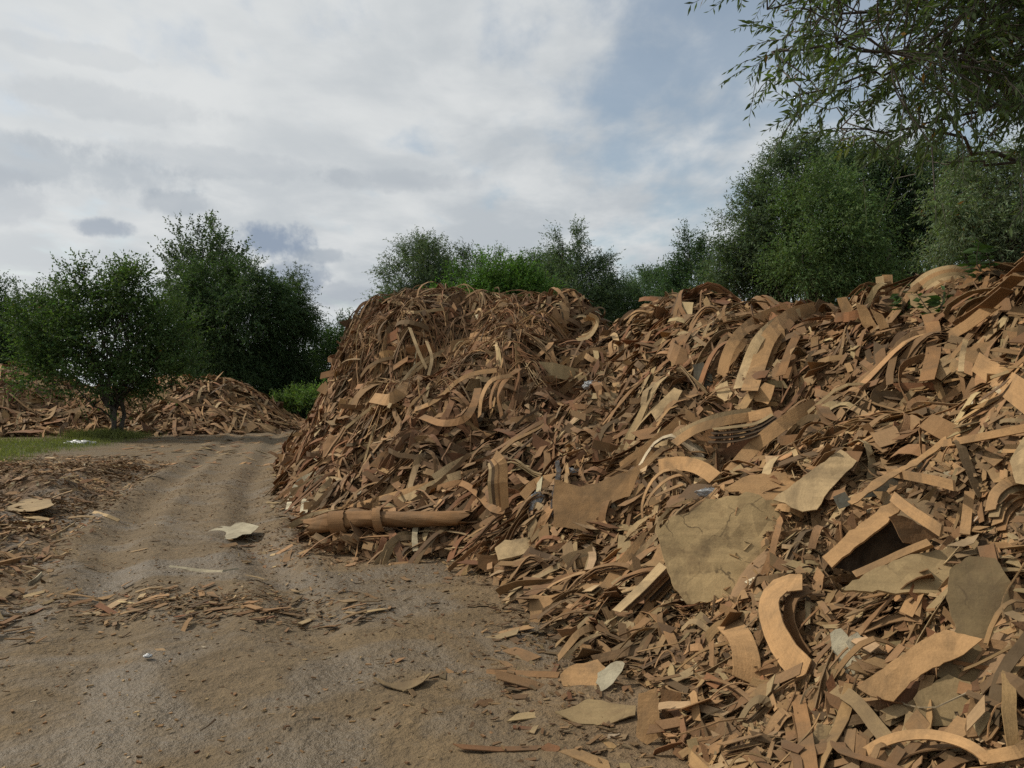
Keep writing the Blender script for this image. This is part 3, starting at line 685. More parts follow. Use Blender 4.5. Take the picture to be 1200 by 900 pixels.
band(ST, 'darker inner hoop tucked inside the broad glossy hoop', 'strip', [(948,690),(930,700),(924,725),(932,750),(946,772)], 22, 'brown', .95, -.3, .08, .06, .006, .7, n=16)
band(ST, 'short curved board bulging out left of the broad glossy hoop', 'strip', [(853,730),(866,745),(874,770),(874,798)], 31, 'tan', -.35, .2, .10, .08, .006, 1.0, n=12, short='the short bulging board')
band(ST, 'long shallow arch of thin board along the bottom right', 'strip', [(1008,884),(1035,868),(1070,860),(1110,864),(1140,876),(1160,892)], 13, 'tan', .55, 0, .10, .06, .006, 1.05, n=18, short='the shallow bottom arch')
band(ST, 'curled strip end entering from the bottom right corner', 'strip', [(1146,888),(1170,884),(1190,880),(1212,872)], 15, 'tan', .3, .2, .10, .03, .006, .95)
band(ST, 'stout upright strip crossing the bottom edge', 'strip', [(934,814),(940,845),(946,880),(950,912)], 17, 'brown', .1, .2, .10, .0, .007, 1.05, short='the stout upright strip')
band('wooden_batten', 'square wooden batten slanting across the mouth of the dark hollow', 'batten', [(1002,674),(1030,662),(1060,648),(1090,636)], 9, 'tan', .5, 0, .26, 0, .03, .85, n=6, torn=.02, short='the slanting batten')
band('wooden_batten', 'flat wooden lath leaning over the right of the dark hollow', 'batten', [(1046,582),(1065,597),(1085,610),(1103,622)], 13, 'tan', .2, .2, .24, 0, .012, .9, n=6, torn=.02)
band('wooden_batten', 'narrow level plank reaching to the right edge above the dark slab', 'batten', [(1106,520),(1140,514),(1175,507),(1210,500)], 9, 'tan', .3, .1, .16, 0, .015, .85, n=6, torn=.02)
band('wooden_batten', 'short flat lath lying across the dark slanting slab', 'batten', [(1040,553),(1068,558),(1095,563),(1118,569)], 11, 'tan', .2, 0, .22, 0, .012, .92, n=6, torn=.02)
band(ST, 'straight upright strip wedged at the right near the fanned offcuts', 'strip', [(1130,626),(1133,600),(1136,576)], 11, 'tan', .2, .2, .12, 0, .006, .85)
band(ST, 'long plain board jutting out to the right edge under the ridge', 'strip', [(1144,424),(1165,438),(1188,455),(1214,474)], 25, 'tan', .15, .1, .18, 0, .012, .9, wend=30, short='the jutting plain board')
band(ST, 'tall upright bent strip standing in front of the ridge', 'strip', [(1088,368),(1094,385),(1094,410),(1086,446)], 16, 'brown', .2, .5, .16, .05, .006, 1.05, short='the tall bent strip')
band(ST, 'short pale stick hanging under the ridge', 'strip', [(1132,398),(1128,415),(1126,436)], 6, 'pale', 0, .2, .14, 0, .01, .95)
# drooping bands
for q, (pp, w, h, lab) in enumerate((([(955,362),(930,368),(905,390),(888,430),(878,458)], 18, 'tan', 'widest of the drooping bands hanging over the shoulder of the crest'),
     ([(938,366),(912,376),(890,396),(876,425),(866,455)], 12, 'pale', 'pale drooping band to the left of the widest drooping band'),
     ([(920,362),(892,372),(866,392),(852,416),(846,440)], 13, 'tan', 'leftmost drooping band falling beside the folded green-grey sheet'),
     ([(962,368),(945,378),(928,405),(915,440)], 9, 'brown', 'short brown drooping band to the right of the widest drooping band'),
     ([(905,366),(880,374),(860,390)], 8, 'pale', 'small pale drooping band topmost over the leftmost drooping band'))):
    band(ST, lab, 'strip', pp, w, h, .25, .3, .18, .18, .005, 1.0, group='drooping bands', short='the drooping bands' if q == 0 else None, nest=1, nstep=(.05, .04, -.04))
# ring strips in the left centre
band(ST, 'big ring-shaped strip looping low across the middle of the left slope', 'strip', [(494,488),(520,496),(545,490),(556,472),(560,455)], 9, 'brown', .4, .4, .24, .15, .005, 1.05, short='the ring-shaped strip')
band(ST, 'pale upper half of a looped strip curving into the ring-shaped strip', 'strip', [(486,480),(502,474),(520,462),(534,448),(555,438),(582,434)], 6, 'tan', .6, .3, .26, .12, .006, 1.0)
for q in range(3):
    band(ST, ['foremost', 'middle', 'hindmost'][q]+' of the hanging arched bands right of the ring-shaped strip', 'strip', [(562+13*q,488-9*(q%2)),(565+10*q,464+4*(q%2)),(576+6*q,446+3*q),(600+4*q,440-4*q)], [7,5,8,4,6][q], ['tan', 'brown', 'brown', 'tan', 'dark-brown'][q], .9, .3, .2, .05, .005, 1.0, depths=[9.3+.1*q, 9.4+.1*q, 9.6+.1*q, 9.9+.1*q], group='hanging arched bands', short='the hanging arched bands' if q == 0 else None)
band(ST, 'wide level strip lying across the upper left slope', 'strip', [(528,405),(550,401),(575,401),(596,406)], 12, 'tan', .3, .1, .22, .05, .006, .8, short='the wide level strip')
band(ST, 'deep curved strip cupped on the left shoulder under the strands', 'strip', [(436,466),(456,468),(470,460),(480,446)], 14, 'tan', .3, .3, .22, .1, .006, .9, short='the cupped strip')
for q in range(4):
    band(ST, ['outer', 'second', 'third', 'inner'][q]+' curl of the coil of strips below the dip in the crest', 'strip', [(676+3*q,398-2*q),(688+2*q,396-3*q),(697,386-2*q),(700-3*q,374),(690-3*q,368+3*q)], 5, ['pale', 'tan', 'pale', 'brown'][q], .6, .2, .24, 0, .005, 1.0, group='coil of strips', depths=[11.0+.06*q]*5, short='the coil of strips' if q == 0 else None)
# long strands over the left shoulder
for q, (pp, lab) in enumerate((([(520,410),(480,440),(445,470),(412,496),(405,502)], 'longest pale strand sweeping down the left shoulder'), ([(512,414),(488,428),(470,450),(455,478)], 'second pale strand beside the longest sweeping strand'),
   ([(480,384),(486,400),(494,420),(500,432)], 'straight strand crossing the matted strands on the left shoulder'), ([(520,362),(486,366),(462,366),(445,372)], 'pale strand curving along the top of the left shoulder'), ([(456,378),(430,382),(408,400),(394,430),(390,452)], 'outermost strand falling over the left end of the heap'), ([(500,400),(506,420),(502,440)], 'short pale strand hooked beside the straight strand'))):
    band(ST, lab, 'strip', pp, 3.6, 'pale', .2, .5, .26, .1, .008, .95, group='long strands on the left shoulder', short='the long sweeping strands' if q == 0 else None)
# sheaf standing on end and boards near the plastic
for q in range(5):
    band(ST, ['rightmost', 'second', 'third', 'fourth', 'leftmost'][q]+' folded layer of the upright sheaf left of the clear plastic', 'strip', [(592-4*q,596-1.5*q),(590-4*q,565),(588-3.2*q,540+2*q),(580-1.5*q,532+2.5*q)], 10 if q == 0 else 6, ['tan', 'brown', 'tan', 'dark-brown', 'pale'][q], -.2-.1*q, .2, .2, 0, .004, .95-.06*q, depths=[7.3+.06*q, 7.3+.05*q, 7.35+.05*q, 7.45+.05*q], group='upright sheaf', short='the upright sheaf' if q == 0 else None)
band(ST, 'reddish strip sagging to the left foot of the upright sheaf', 'strip', [(512,572),(540,566),(562,580),(578,596),(592,598)], 9, 'brown', .5, .5, .2, 0, .005, 1.0)
band(ST, 'triangular-ended strip reaching up beside the clear plastic', 'strip', [(612,582),(628,566),(652,560)], 12, 'tan', .4, .3, .16, 0, .005, .9)
band(ST, 'long pale strip lying along the slope above the roll', 'strip', [(508,560),(530,546),(552,535),(575,524)], 9, 'pale', .25, .2, .16, .04, .005, 1.0, short='the long pale strip above the roll')
band(ST, 'twin tan strip running level over the roll towards the sheaf', 'strip', [(420,592),(455,582),(490,572),(530,560),(560,552)], 8, 'tan', .4, .4, .16, .05, .005, 1.05)
band(ST, 'pale strip bulging over the roll in front of the twin tan strip', 'strip', [(465,588),(490,578),(512,566),(540,556)], 10, 'pale', .4, .3, .18, .07, .005, .95)
band(ST, 'rolled-up tan strip just above the left part of the roll', 'strip', [(400,597),(420,594),(446,594)], 10, 'tan', .3, .3, .14, .03, .006, .9)
# pale curled offcuts at the left foot
for q, (pp, w, lab) in enumerate((([(372,556),(352,566),(344,580),(340,596)], 10, 'whitish bent strip at the outer left foot of the heap'), ([(378,560),(364,572),(358,588),(356,602)], 9, 'whitish strip next inward at the left foot, lying against the bent one'),
    ([(390,562),(378,574),(370,590),(368,604)], 8, 'narrow whitish strip nearest the roll at the left foot'), ([(376,562),(394,562),(402,566)], 6, 'short whitish strip lying level above the bent whitish strips'))):
    band(ST, lab, 'strip', pp, w, 'cream' if q < 2 else 'pale', .3, .4, .14, .06, .005, .78, group='whitish bent strips at the left foot', short='the whitish bent strips' if q == 0 else None)
# right edge fan
for q in range(5):
    band(ST, ['topmost', 'second', 'third', 'fourth', 'lowest'][q]+' curved layer of the fanned offcuts at the right edge', 'strip', [(1160+4*q,598+8*q),(1166+4*q,578+8*q),(1180+3*q,566+8*q),(1205+2*q,560+8*q)], 13, ['tan', 'grey-beige', 'tan', 'brown', 'tan'][q], .6, .2, .14, 0, .005, .95, depths=[3.55-.02*q, 3.6-.02*q, 3.65-.02*q, 3.7-.02*q], group='fanned offcuts at the right edge', short='the fanned offcuts' if q == 0 else None)
# ridge: overlapping boards like shingles
for q in range(7):
    x0, y0 = 1112+13*q, 392-15.5*q
    band(ST, ['lowest', 'second lowest', 'third', 'middle', 'fifth', 'second highest', 'highest'][q]+' board of the shingle-like ridge at the right', 'strip', [(x0-4,y0+5),(x0+26,y0-14),(x0+56,y0-38)], 14, ['tan', 'brown', 'tan', 'brown', 'tan', 'tan', 'brown'][q], .5, .15, .14, .02, .008, .95-.03*(q % 3), group='shingle-like ridge boards', short='the shingle-like ridge' if q == 3 else None)
# arched bands near the weeds
for q in range(5):
    band(ST, ['topmost', 'second', 'middle', 'fourth', 'lowest'][q]+' of the flat arched bands heaped on the crest near the weeds', 'strip', [(1066+5*q,338+3*q),(1086+3*q,322+4*q),(1112+2*q,314+4*q),(1146-4*q,317+4*q)], 7, ['pale', 'tan', 'grey-beige', 'pale', 'tan'][q], .5, .3, .1, .06, .006, .92, group='flat arched bands on the crest', depths=[7.4-.05*q, 7.3-.05*q, 7.2-.05*q, 7.1-.05*q], short='the flat arched bands' if q == 0 else None)
# sticks upright on the crest
for q, (a, b, w) in enumerate(((1031,324,7), (1040,322,9), (1018,338,6), (1052,336,8), (1060,342,6))):
    band(ST, ['narrow', 'tallest broad', 'short leftmost', 'tan right-hand', 'farthest right'][q]+' upright stick in the cluster on the crest', 'strip', [(a,b),(a+2,b+24),(a+3,b+48)], w+2, ['pale', 'tan', 'pale', 'tan', 'brown'][q], .2, .2, .12, 0, .008, .9, group='upright sticks on the crest', depths=[7.75, 7.7, 7.65], short='the upright sticks' if q == 0 else None)
# dark stack of thin plates
for q in range(4):
    band('thin_plate', ['lowest', 'second', 'third', 'top'][q]+' plate of the dark stack of thin curved plates in the hollow', 'plate', [(830+2*q,518-5*q),(858,517-5.5*q),(890,508-4.5*q),(914-3*q,493-2.4*q)], 7, 'dark-brown' if q < 3 else 'grey-beige', 1.1, .1, .12, 0, .004, [.7, .45, .6, .8][q], depths=[6.0+.03*q, 6.0+.03*q, 6.05+.03*q, 6.1+.03*q], group='dark stack of thin plates', short='the dark stack of plates' if q == 0 else None)
# leaning layered plates under the large board
for q in range(6):
    band('thin_plate', ['nearest', 'second', 'third', 'fourth', 'fifth', 'farthest'][q]+' plate of the leaning pack under the left corner of the large grey-beige board', 'plate', [(722+9*q,716-1*q),(750+8*q,690-1*q),(777+6*q,662+1*q)], 15, ['pale', 'brown', 'tan', 'dark-brown', 'tan', 'cream'][q], .9, .2, .16, 0, .005, .9, group='leaning pack of plates', depths=[4.85+.035*q, 4.95+.035*q, 5.05+.035*q], short='the leaning pack of plates' if q == 0 else None)
band(ST, 'narrow upright strip at the lower middle left of the leaning pack', 'strip', [(702,715),(706,690),(708,660)], 9, 'tan', .1, .2, .12, 0, .005, .95, short='the narrow upright strip')
band(ST, 'broad tan strip slanting up to a point behind the narrow upright strip', 'strip', [(712,690),(730,660),(756,624)], 19, 'tan', .2, .2, .12, 0, .005, .92, wend=6)
band(ST, 'broad board slanting left behind the pointed strip', 'strip', [(724,686),(730,655),(732,628)], 16, 'grey-beige', .2, .2, .08, 0, .005, .9)
# foreground loose strips on the mud
band('wood_strip', 'pale bent stick lying across the dirt track', 'stick', [(199,664),(215,666),(240,669),(262,670),(280,667)], 4, 'cream', .4, 0, .015, 0, .012, .62, short='the pale stick on the track')
band('wood_strip', 'level brown lath lying on the mud before the near toe', 'lath', [(570,788),(600,789),(630,790),(655,791)], 11, 'brown', .9, 0, .02, 0, .010, .95, short='the brown lath on the mud')
band('wood_strip', 'curved pale strip lying on the left scrap bank', 'stick', [(110,600),(125,604),(140,610)], 4, 'pale', .5, 0, .06, 0, .01, .9)
band('wood_strip', 'straight pale stick lying low on the left scrap bank', 'stick', [(60,630),(75,622),(88,614)], 4, 'pale', .5, 0, .06, 0, .01, .9)
band('wood_strip', 'short white strip at the left border of the dirt track', 'stick', [(34,684),(44,678),(50,672)], 5, 'cream', .6, 0, .04, 0, .006, .85)
band('wood_strip', 'brown bar at the left photo edge on the scrap bank', 'stick', [(-4,662),(12,658),(24,655)], 6, 'tan', .5, 0, .06, 0, .02, .9)
band('wood_strip', 'thin twig lying in the bare foreground mud', 'stick', [(236,856),(245,850),(253,842)], 2.2, 'dark-brown', .3, 0, .01, 0, .006, .8)

# ------------------------------------------------------------------ drop pool pieces that would lie on top of a picked-out piece, then pick which are things of their own
drop = []
for b in POOL:
    c = b['V'].mean(1); p = pix(c); k = np.zeros(len(c), bool)
    for h in HERO:
        if b['place'] == 'far': break
        if h['poly'] is not None:
            lo = h['poly'].min(0)-12; hi = h['poly'].max(0)+12
            q = (p[:, 0] > lo[0]) & (p[:, 0] < hi[0]) & (p[:, 1] > lo[1]) & (p[:, 1] < hi[1])
            if not q.any(): continue
            qi = np.where(q)[0]
            reach = b['L'][qi]*.35
            ins = inside(h['poly'], p[qi])
            nearp = (((c[qi]-h['p0'])@h['nrm']) > -.03-reach*.3)
            k[qi] |= ins & nearp & (rng.random(len(qi)) < .96)
        elif h.get('path') is not None and h.get('cull', True):
            pa = h['path']
            lo = pa[:, :2].min(0)-25; hi = pa[:, :2].max(0)+25
            q = (p[:, 0] > lo[0]) & (p[:, 0] < hi[0]) & (p[:, 1] > lo[1]) & (p[:, 1] < hi[1])
            if not q.any(): continue
            qi = np.where(q)[0]
            dd = np.linalg.norm(p[qi][:, None]-pa[None, :, :2], axis=-1); j = dd.argmin(1)
            k[qi] |= (dd.min(1) < max(3, h['w']*.55)) & (c[qi, 1] < pa[j, 2]+.05+b['L'][qi]*.1)
    drop.append(k)
for b, k in zip(POOL, drop):
    for a in ('V', 'uv', 'P', 'S', 'hue', 'tint', 'L', 'W', 'shape'): b[a] = b[a][~k]
POOL = [b for b in POOL if len(b['V'])]

# point-splat depth test at 480x360: how much of each piece the photograph's viewpoint sees
RW, RH = 480, 360
ids, pxs, deps = [], [], []
base = 0
for bi, b in enumerate(POOL):
    B, n = b['P'].shape[:2]; b['id0'] = base
    m = max(2, int(18/(n-1)))
    tt = np.linspace(0, n-1, (n-1)*m+1); i = np.minimum(tt.astype(int), n-2); f = (tt-i)[None, :, None]
    P = b['P'][:, i]*(1-f)+b['P'][:, i+1]*f; S = b['S'][:, i]*(1-f)+b['S'][:, i+1]*f
    for w in (-.9, -.5, -.1, .1, .5, .9):
        Q = P+S*w; pp = pix(Q)*RW/1200
        ids.append(np.repeat(np.arange(B)+base, Q.shape[1])); pxs.append(pp.reshape(-1, 2)); deps.append(Q[..., 1].ravel())
    base += B
for h in HERO:
    Q = h['V']; Q = np.vstack([Q, Q[:-1]*.5+Q[1:]*.5]); ids.append(np.full(len(Q), -1)); pxs.append(pix(Q)*RW/1200); deps.append(Q[:, 1])
xx, yy = np.meshgrid(np.arange(-6, 8, .04), np.arange(2, 17, .04)); Q = np.stack([xx, yy, np.maximum(H(xx, yy)-.03, ground(xx, yy)-.02)], -1).reshape(-1, 3)
ids.append(np.full(len(Q), -1)); pxs.append(pix(Q)*RW/1200); deps.append(Q[:, 1])
ids = np.concatenate(ids); pxs = np.concatenate(pxs); deps = np.concatenate(deps)
ok = (pxs[:, 0] >= 0) & (pxs[:, 0] < RW) & (pxs[:, 1] >= 0) & (pxs[:, 1] < RH)
ids, pxs, deps = ids[ok], pxs[ok].astype(int), deps[ok]
cell = pxs[:, 1]*RW+pxs[:, 0]; o = np.lexsort((deps, cell)); first = np.r_[True, np.diff(cell[o]) > 0]
win = ids[o][first]; vis = np.bincount(win[win >= 0], minlength=base)
isstrip = np.concatenate([b['L']/b['W'] > 3.2 for b in POOL])
place = np.concatenate([np.full(len(b['V']), b['place']) for b in POOL])
sel = np.zeros(base, bool)
NS, NB, NF, NG = 225, 225, 60, 90
for m, cnt in (((place == 'heap') & isstrip, NS), ((place == 'heap') & ~isstrip, NB), (place == 'far', NF), (place == 'ground', NG)):
    ix = np.where(m & (vis > 1))[0]; ix = ix[np.argsort(-vis[ix])][:cnt]; sel[ix] = True

# ------------------------------------------------------------------ build picked-out pieces
MARK = []
for h in HERO:
    c = h['V'].mean(0)
    c[2] = h['V'][:, 2].min()
    me = raw_mesh(h['name'], h['V']-c, h['faces'], h['tint'], h['fuv'], h['mat'], h['smooth'] and False)
    ob = link(h['name'], me, None, c)
    lab = h['label'] or 'strip tucked underneath, behind the '+h['nestof']
    if h['label'] is None: lab = 'under layer showing behind the '+' '.join(h['nestof'].split()[:9])
    tag(ob, lab, h['cat'], h.get('group'))
    if h.get('short'): MARK.append((h['short'], h['c']))
MARK += [('the brown roll at the foot', np.array([455, 615])), ('the clear plastic', np.array([632, 592])), ('the dip in the crest', np.array([722, 380])), ('the leftmost tip of the heap', np.array([340, 560])), ('the left crest', np.array([600, 352])), ('the middle crest', np.array([800, 345]))]

LANDG = [('the small multi-stemmed tree', (130, 505)), ('the grass patch', (40, 540)), ('the cream sheet on the track', (270, 622)), ('the pale stick on the track', (240, 667)), ('the beige sheet on the left bank', (35, 592)), ('the bark-like foreground scrap', (472, 800)),
         ('the brown roll at the foot', (455, 625)), ('the brown lath on the mud', (610, 790)), ('the near toe of the heap', (690, 830)), ('the cluster of chips on the track', (190, 695)), ('the left bank of scraps', (120, 600)), ('the far heap', (290, 500)), ('the rusty block', (645, 875))]
LANDF = [('the small multi-stemmed tree', (130, 500)), ("the far heap's right end", (300, 480)), ("the far heap's low crest", (240, 445)), ("the far heap's left shoulder", (40, 440)), ('the grass patch', (40, 525)), ("the far heap's foot", (220, 505))]
pend = []
for b in POOL:
    n = b['n']; B = len(b['V'])
    s_ = sel[b['id0']:b['id0']+B]
    for i in np.where(s_)[0]:
        V = b['V'][i]; c = V.mean(0).copy(); c[2] = V[:, 2].min()
        strip = b['L'][i]/b['W'][i] > 3.2
        if b['place'] == 'ground': nm, cat, grp, marks = ('scrap_strip' if strip else 'scrap_piece'), 'scrap', 'loose scraps on the ground', LANDG
        elif b['place'] == 'far': nm, cat, grp, marks = ('offcut_strip' if strip else 'offcut_board'), 'offcut', 'offcuts on the far heap', LANDF
        else: nm, cat, grp, marks = (ST, 'strip', 'strips on the large heap', MARK) if strip else ('board_offcut', 'offcut', 'board offcuts on the large heap', MARK)
        ob = link(nm, raw_mesh(nm, V-c, [ribbon_faces(n)], b['tint'][i], b['uv'][i], FIB), None, c)
        pc = pix(V.mean(0)); lp = np.array([m[1] for m in marks]); j = np.linalg.norm(lp-pc, axis=1).argmin(); d = pc-lp[j]
        if np.linalg.norm(d) < 14: rel = 'touching'
        elif abs(d[0]) > abs(d[1])*1.6: rel = 'right of' if d[0] > 0 else 'left of'
        elif abs(d[1]) > abs(d[0])*1.6: rel = 'below' if d[1] > 0 else 'above'
        else: rel = ('lower' if d[1] > 0 else 'upper')+(' right of' if d[0] > 0 else ' left of')
        size = 'long' if b['L'][i] > (.55 if strip else .32) else 'short' if b['L'][i] < (.3 if strip else .16) else ''
        wid = ('narrow' if b['W'][i] < .03 else 'broad' if b['W'][i] > .065 else '') if strip else ('thin' if b['W'][i] < .09 else 'wide' if b['W'][i] > .16 else '')
        shp = {'flat': 'flat', 'draped': 'sagging', 'arched': 'arched', 'strand': 'stringy'}[b['shape'][i]]
        noun = {'strip': 'strip', 'offcut': 'offcut', 'scrap': 'strip' if strip else 'scrap'}[cat]
        tlt = b['S'][i][n//2]; steep = abs(nrm(np.cross(b['P'][i][-1]-b['P'][i][0], tlt))[2]) < .5
        ob['category'] = cat; ob['group'] = grp
        pend.append((ob, [w for w in (size, wid, HUES[b['hue'][i]], shp) if w], noun, 'tilted on edge' if steep else 'lying flat', rel, marks[j][0], pc, b['L'][i], vis[b['id0']+i]))
rest = {'heap': [], 'far': [], 'ground': []}
byl = {}
for q in pend: byl.setdefault((' '.join(q[1]), q[2], q[3], q[4], q[5]), []).append(q)
def short(t):
    return t if len(t.split()) < 17 else t.replace(' lying flat', '').replace('tilted on edge', 'tilted')
for key, qs in byl.items():
    base_l = f'{key[0]} {key[1]} {key[2]} {key[3]} {key[4]}'.replace('lying flat touching', 'touching')
    if len(qs) == 1: qs[0][0]['label'] = short(base_l); continue
    qs.sort(key=lambda q: q[6][1])
    m = len(qs)
    names = ['upper', 'lower'] if m == 2 else ['topmost', 'middle', 'lowest'] if m == 3 else ['topmost', 'second-highest', 'second-lowest', 'lowest'] if m == 4 else ['topmost', 'second-highest']+['middle']*(m-4)+['second-lowest', 'lowest']
    for q, w in zip(qs, names): q[0]['label'] = short(f'{w} {base_l}')

# ------------------------------------------------------------------ the mass of scraps nobody could count
def merge(batches, mask):
    Vs, Fs, Ts, Us = [], [], [], []; off = 0
    for b in batches:
        B, m = b['V'].shape[:2]; keep = mask(b)
        V = b['V'][keep]; k = len(V)
        if not k: continue
        f = ribbon_faces(b['n'])
        Fs.append((f[None]+(np.arange(k)*m)[:, None, None]+off).reshape(-1, 4)); off += k*m
        Vs.append(V.reshape(-1, 3)); Ts.append(np.repeat(b['tint'][keep], m, 0)); Us.append(b['uv'][keep].reshape(-1, 3))
    return np.vstack(Vs), np.vstack(Fs), np.vstack(Ts), np.vstack(Us)
notsel = lambda b: ~sel[b['id0']:b['id0']+len(b['V'])]
def grid_mesh(xs, ys, Z, keep):
    nx = len(xs); X, Y = np.meshgrid(xs, ys); V = np.stack([X, Y, Z], -1).reshape(-1, 3)
    j, i = np.where(keep[:-1, :-1] | keep[1:, 1:])
    a = j*nx+i; f = np.stack([a, a+1, a+nx+1, a+nx], -1)
    used = np.unique(f); mp = np.full(len(V), -1); mp[used] = np.arange(len(used))
    return V[used], mp[f]
for pl, f, nm, lab, cat in (('heap', H, 'scrap_heap', 'large heap of small brown fibreboard chips filling the right of the yard', 'heap'), ('far', HL, 'scrap_heap', 'low far heap of brown offcuts behind the small multi-stemmed tree', 'heap')):
    V, Fq, T, Uv = merge([b for b in POOL if b['place'] == pl], notsel)
    if pl == 'heap':
        Vc, Fc = grid_mesh(gx, gy, HB-.03, HB > -.12)
        w = fbm(Vc[:, 0]*1.5, Vc[:, 1]*1.5, 3)[:, None]
    else:
        lx = np.arange(-32, -6, .16); ly = np.arange(23, 38, .16); LXm, LYm = np.meshgrid(lx, ly); Zl = HL(LXm, LYm)
        Vc, Fc = grid_mesh(lx, ly, Zl-.03, Zl > -.12); w = fbm(Vc[:, 0], Vc[:, 1], 3)[:, None]
    left = smooth(-1, 2, Vc[:, :1]-.2*(Vc[:, 1:2]-8)) if pl == 'heap' else .5
    Tc = (np.array([.16, .08, .038])*(1-left)+np.array([.23, .14, .07])*left)*(1+.3*w)
    V2 = np.vstack([Vc, V]); me = raw_mesh(nm, V2, [Fc, Fq+len(Vc)], np.vstack([Tc, T]), np.vstack([Vc*[1, 1, 0], Uv]), FIB)
    tag(link(nm, me), lab, cat, None, 'stuff')
V, Fq, T, Uv = merge([b for b in POOL if b['place'] == 'ground'], notsel)
tag(link('scrap_litter', raw_mesh('scrap_litter', V, [Fq], T, Uv, FIB)), 'small brown chips scattered over the muddy ground and left bank', 'litter', None, 'stuff')

# ------------------------------------------------------------------ the roll at the foot of the heap
def make_roll():
    a = at(364, 617, 8.0); b = at(548, 603, 7.75); a[2] = max(a[2], .17); 
    ax = nrm(b-a); s, u = perp(ax, np.array([0, 0, 1.]))
    L = np.linalg.norm(b-a); root = empty('fibreboard_roll', a-np.array([0, 0, .15]))
    tag(root, 'long brown roll of board lying at the foot of the heap', 'roll')
    na, nl = 64, 22
    th = np.linspace(0, 2*np.pi*1.85, na); V = []
    for i in range(nl):
        q = i/(nl-1)
        r = .112+.022*fbm(q*5+3+th*0, q*2+np.cos(th), 3)+.012*fbm(np.cos(th)*2+9, np.sin(th)*2+q*7, 2)-.016*th/6
        rr = r*(1+.11*np.sin(th*2+q*2.2))
        e = .09*fbm(th*1.1+5+i, th*0, 3)*(i in (0, nl-1))
        P = a+ax*(L*q)+np.outer(e*2, ax)
        P = P+np.outer(np.cos(th)*rr, s)+np.outer(np.sin(th)*rr*.78-.012*np.cos(th*2)*math.sin(q*9), u)+np.array([0, 0, .03*math.sin(q*5)])
        V.append(P)
    V = np.array(V)
    # thickness: second skin slightly inside
    c = (a+np.outer(np.linspace(0, L, nl), ax))[:, None]; V2 = V-(V-c)*.05
    A = np.concatenate([V.reshape(-1, 3), V2.reshape(-1, 3)]); n1 = nl*na
    f = []
    for i in range(nl-1):
        for k in range(na-1):
            p = i*na+k; f.append((p, p+1, p+na+1, p+na)); f.append((p+n1, p+na+n1, p+na+1+n1, p+1+n1))
    for i in (0, nl-1):
        for k in range(na-1): p = i*na+k; f.append((p, p+1, p+1+n1, p+n1))
    for k in (0, na-1):
        for i in range(nl-1): p = i*na+k; f.append((p, p+na, p+na+n1, p+n1))
    ctr = np.array(root.location)
    uv = np.zeros((len(A), 3)); uv[:, 0] = A[:, 0]*.3; uv[:, 1] = A[:, 2]
    link('roll_body', raw_mesh('roll_body', A-ctr, [np.array(f)], np.array(PAL['brown'])*.95, uv, FIB, False), root)
    for q0, w, tone in ((.16, .17, .8), (.42, .09, 1.05)):
        t2 = np.linspace(-.5, 3.8, 26); P = a+ax*(L*q0)+np.outer(np.cos(t2)*.135, s)+np.outer(np.sin(t2)*.135, u)+np.outer(t2*.02, ax)
        nn = nrm(np.outer(np.cos(t2), s)+np.outer(np.sin(t2), u)); S = np.tile(ax*w/2, (26, 1))
        Vw, uw = ribbons((P-ctr)[None], S[None], (nn*.003)[None], .12, .5)
        link('wrap', raw_mesh('wrap', Vw[0], [ribbon_faces(26)], np.array(PAL['brown'])*tone*1.0, uw[0], FIB), root)
make_roll()

# ------------------------------------------------------------------ plastic film
def plastic(name, label, pxp, size, sq=(1, .5, 1.3), seed=1, cat='plastic'):
    p = hit([pxp[0]], [pxp[1]])[0]; p = p+nrm(CAM-p)*.1
    r = np.random.default_rng(seed); nu, nv = 26, 18
    u = np.linspace(0, 2*np.pi, nu, endpoint=False); v = np.linspace(.12, np.pi-.12, nv)
    Um, Vm = np.meshgrid(u, v)
    d = np.stack([np.cos(Um)*np.sin(Vm), np.sin(Um)*np.sin(Vm), np.cos(Vm)], -1)
    rad = 1+.55*np.abs(fbm(d[..., 0]*3+seed*7, d[..., 2]*3+d[..., 1]*2, 4))-.35*np.abs(fbm(d[..., 1]*7+seed, d[..., 0]*7+d[..., 2]*5, 3))
    V = d*rad[..., None]*size*np.array(sq)
    V = V.reshape(-1, 3); f = [(j*nu+i, j*nu+(i+1) % nu, (j+1)*nu+(i+1) % nu, (j+1)*nu+i) for j in range(nv-1) for i in range(nu)]
    tag(link(name, raw_mesh(name, V, [np.array(f)], None, None, FILM), None, p), label, cat)
plastic('plastic_bag', 'crumpled clear plastic bag wedged left of the broad smooth brown sheet', (630, 595), .075, (1, .5, 1.8), 3)
plastic('plastic_bag', 'crumpled grey plastic film tucked above the broad smooth brown sheet', (672, 553), .07, (1.5, .5, .5), 5)
plastic('plastic_bag', 'greyish white plastic knot lying on the slope below the dip', (695, 452), .1, (1.3, .5, .6), 8)
plastic('plastic_bag', 'shred of white film along the upper left edge of the large grey-beige board', (832, 578), .05, (1.8, .5, .7), 9)
plastic('plastic_bag', 'small white film scrap on the crest above the drooping bands', (933, 358), .08, (1.5, .5, .7), 12)
plastic('plastic_bag', 'pale plastic sheet crumpled at the foot of the far heap beside the tree', (95, 520), .3, (1.5, .5, .3), 15)
plastic('plastic_bag', 'tiny bluish film scrap pressed into the foreground mud', (174, 768), .02, (1.2, 1, .5), 17)
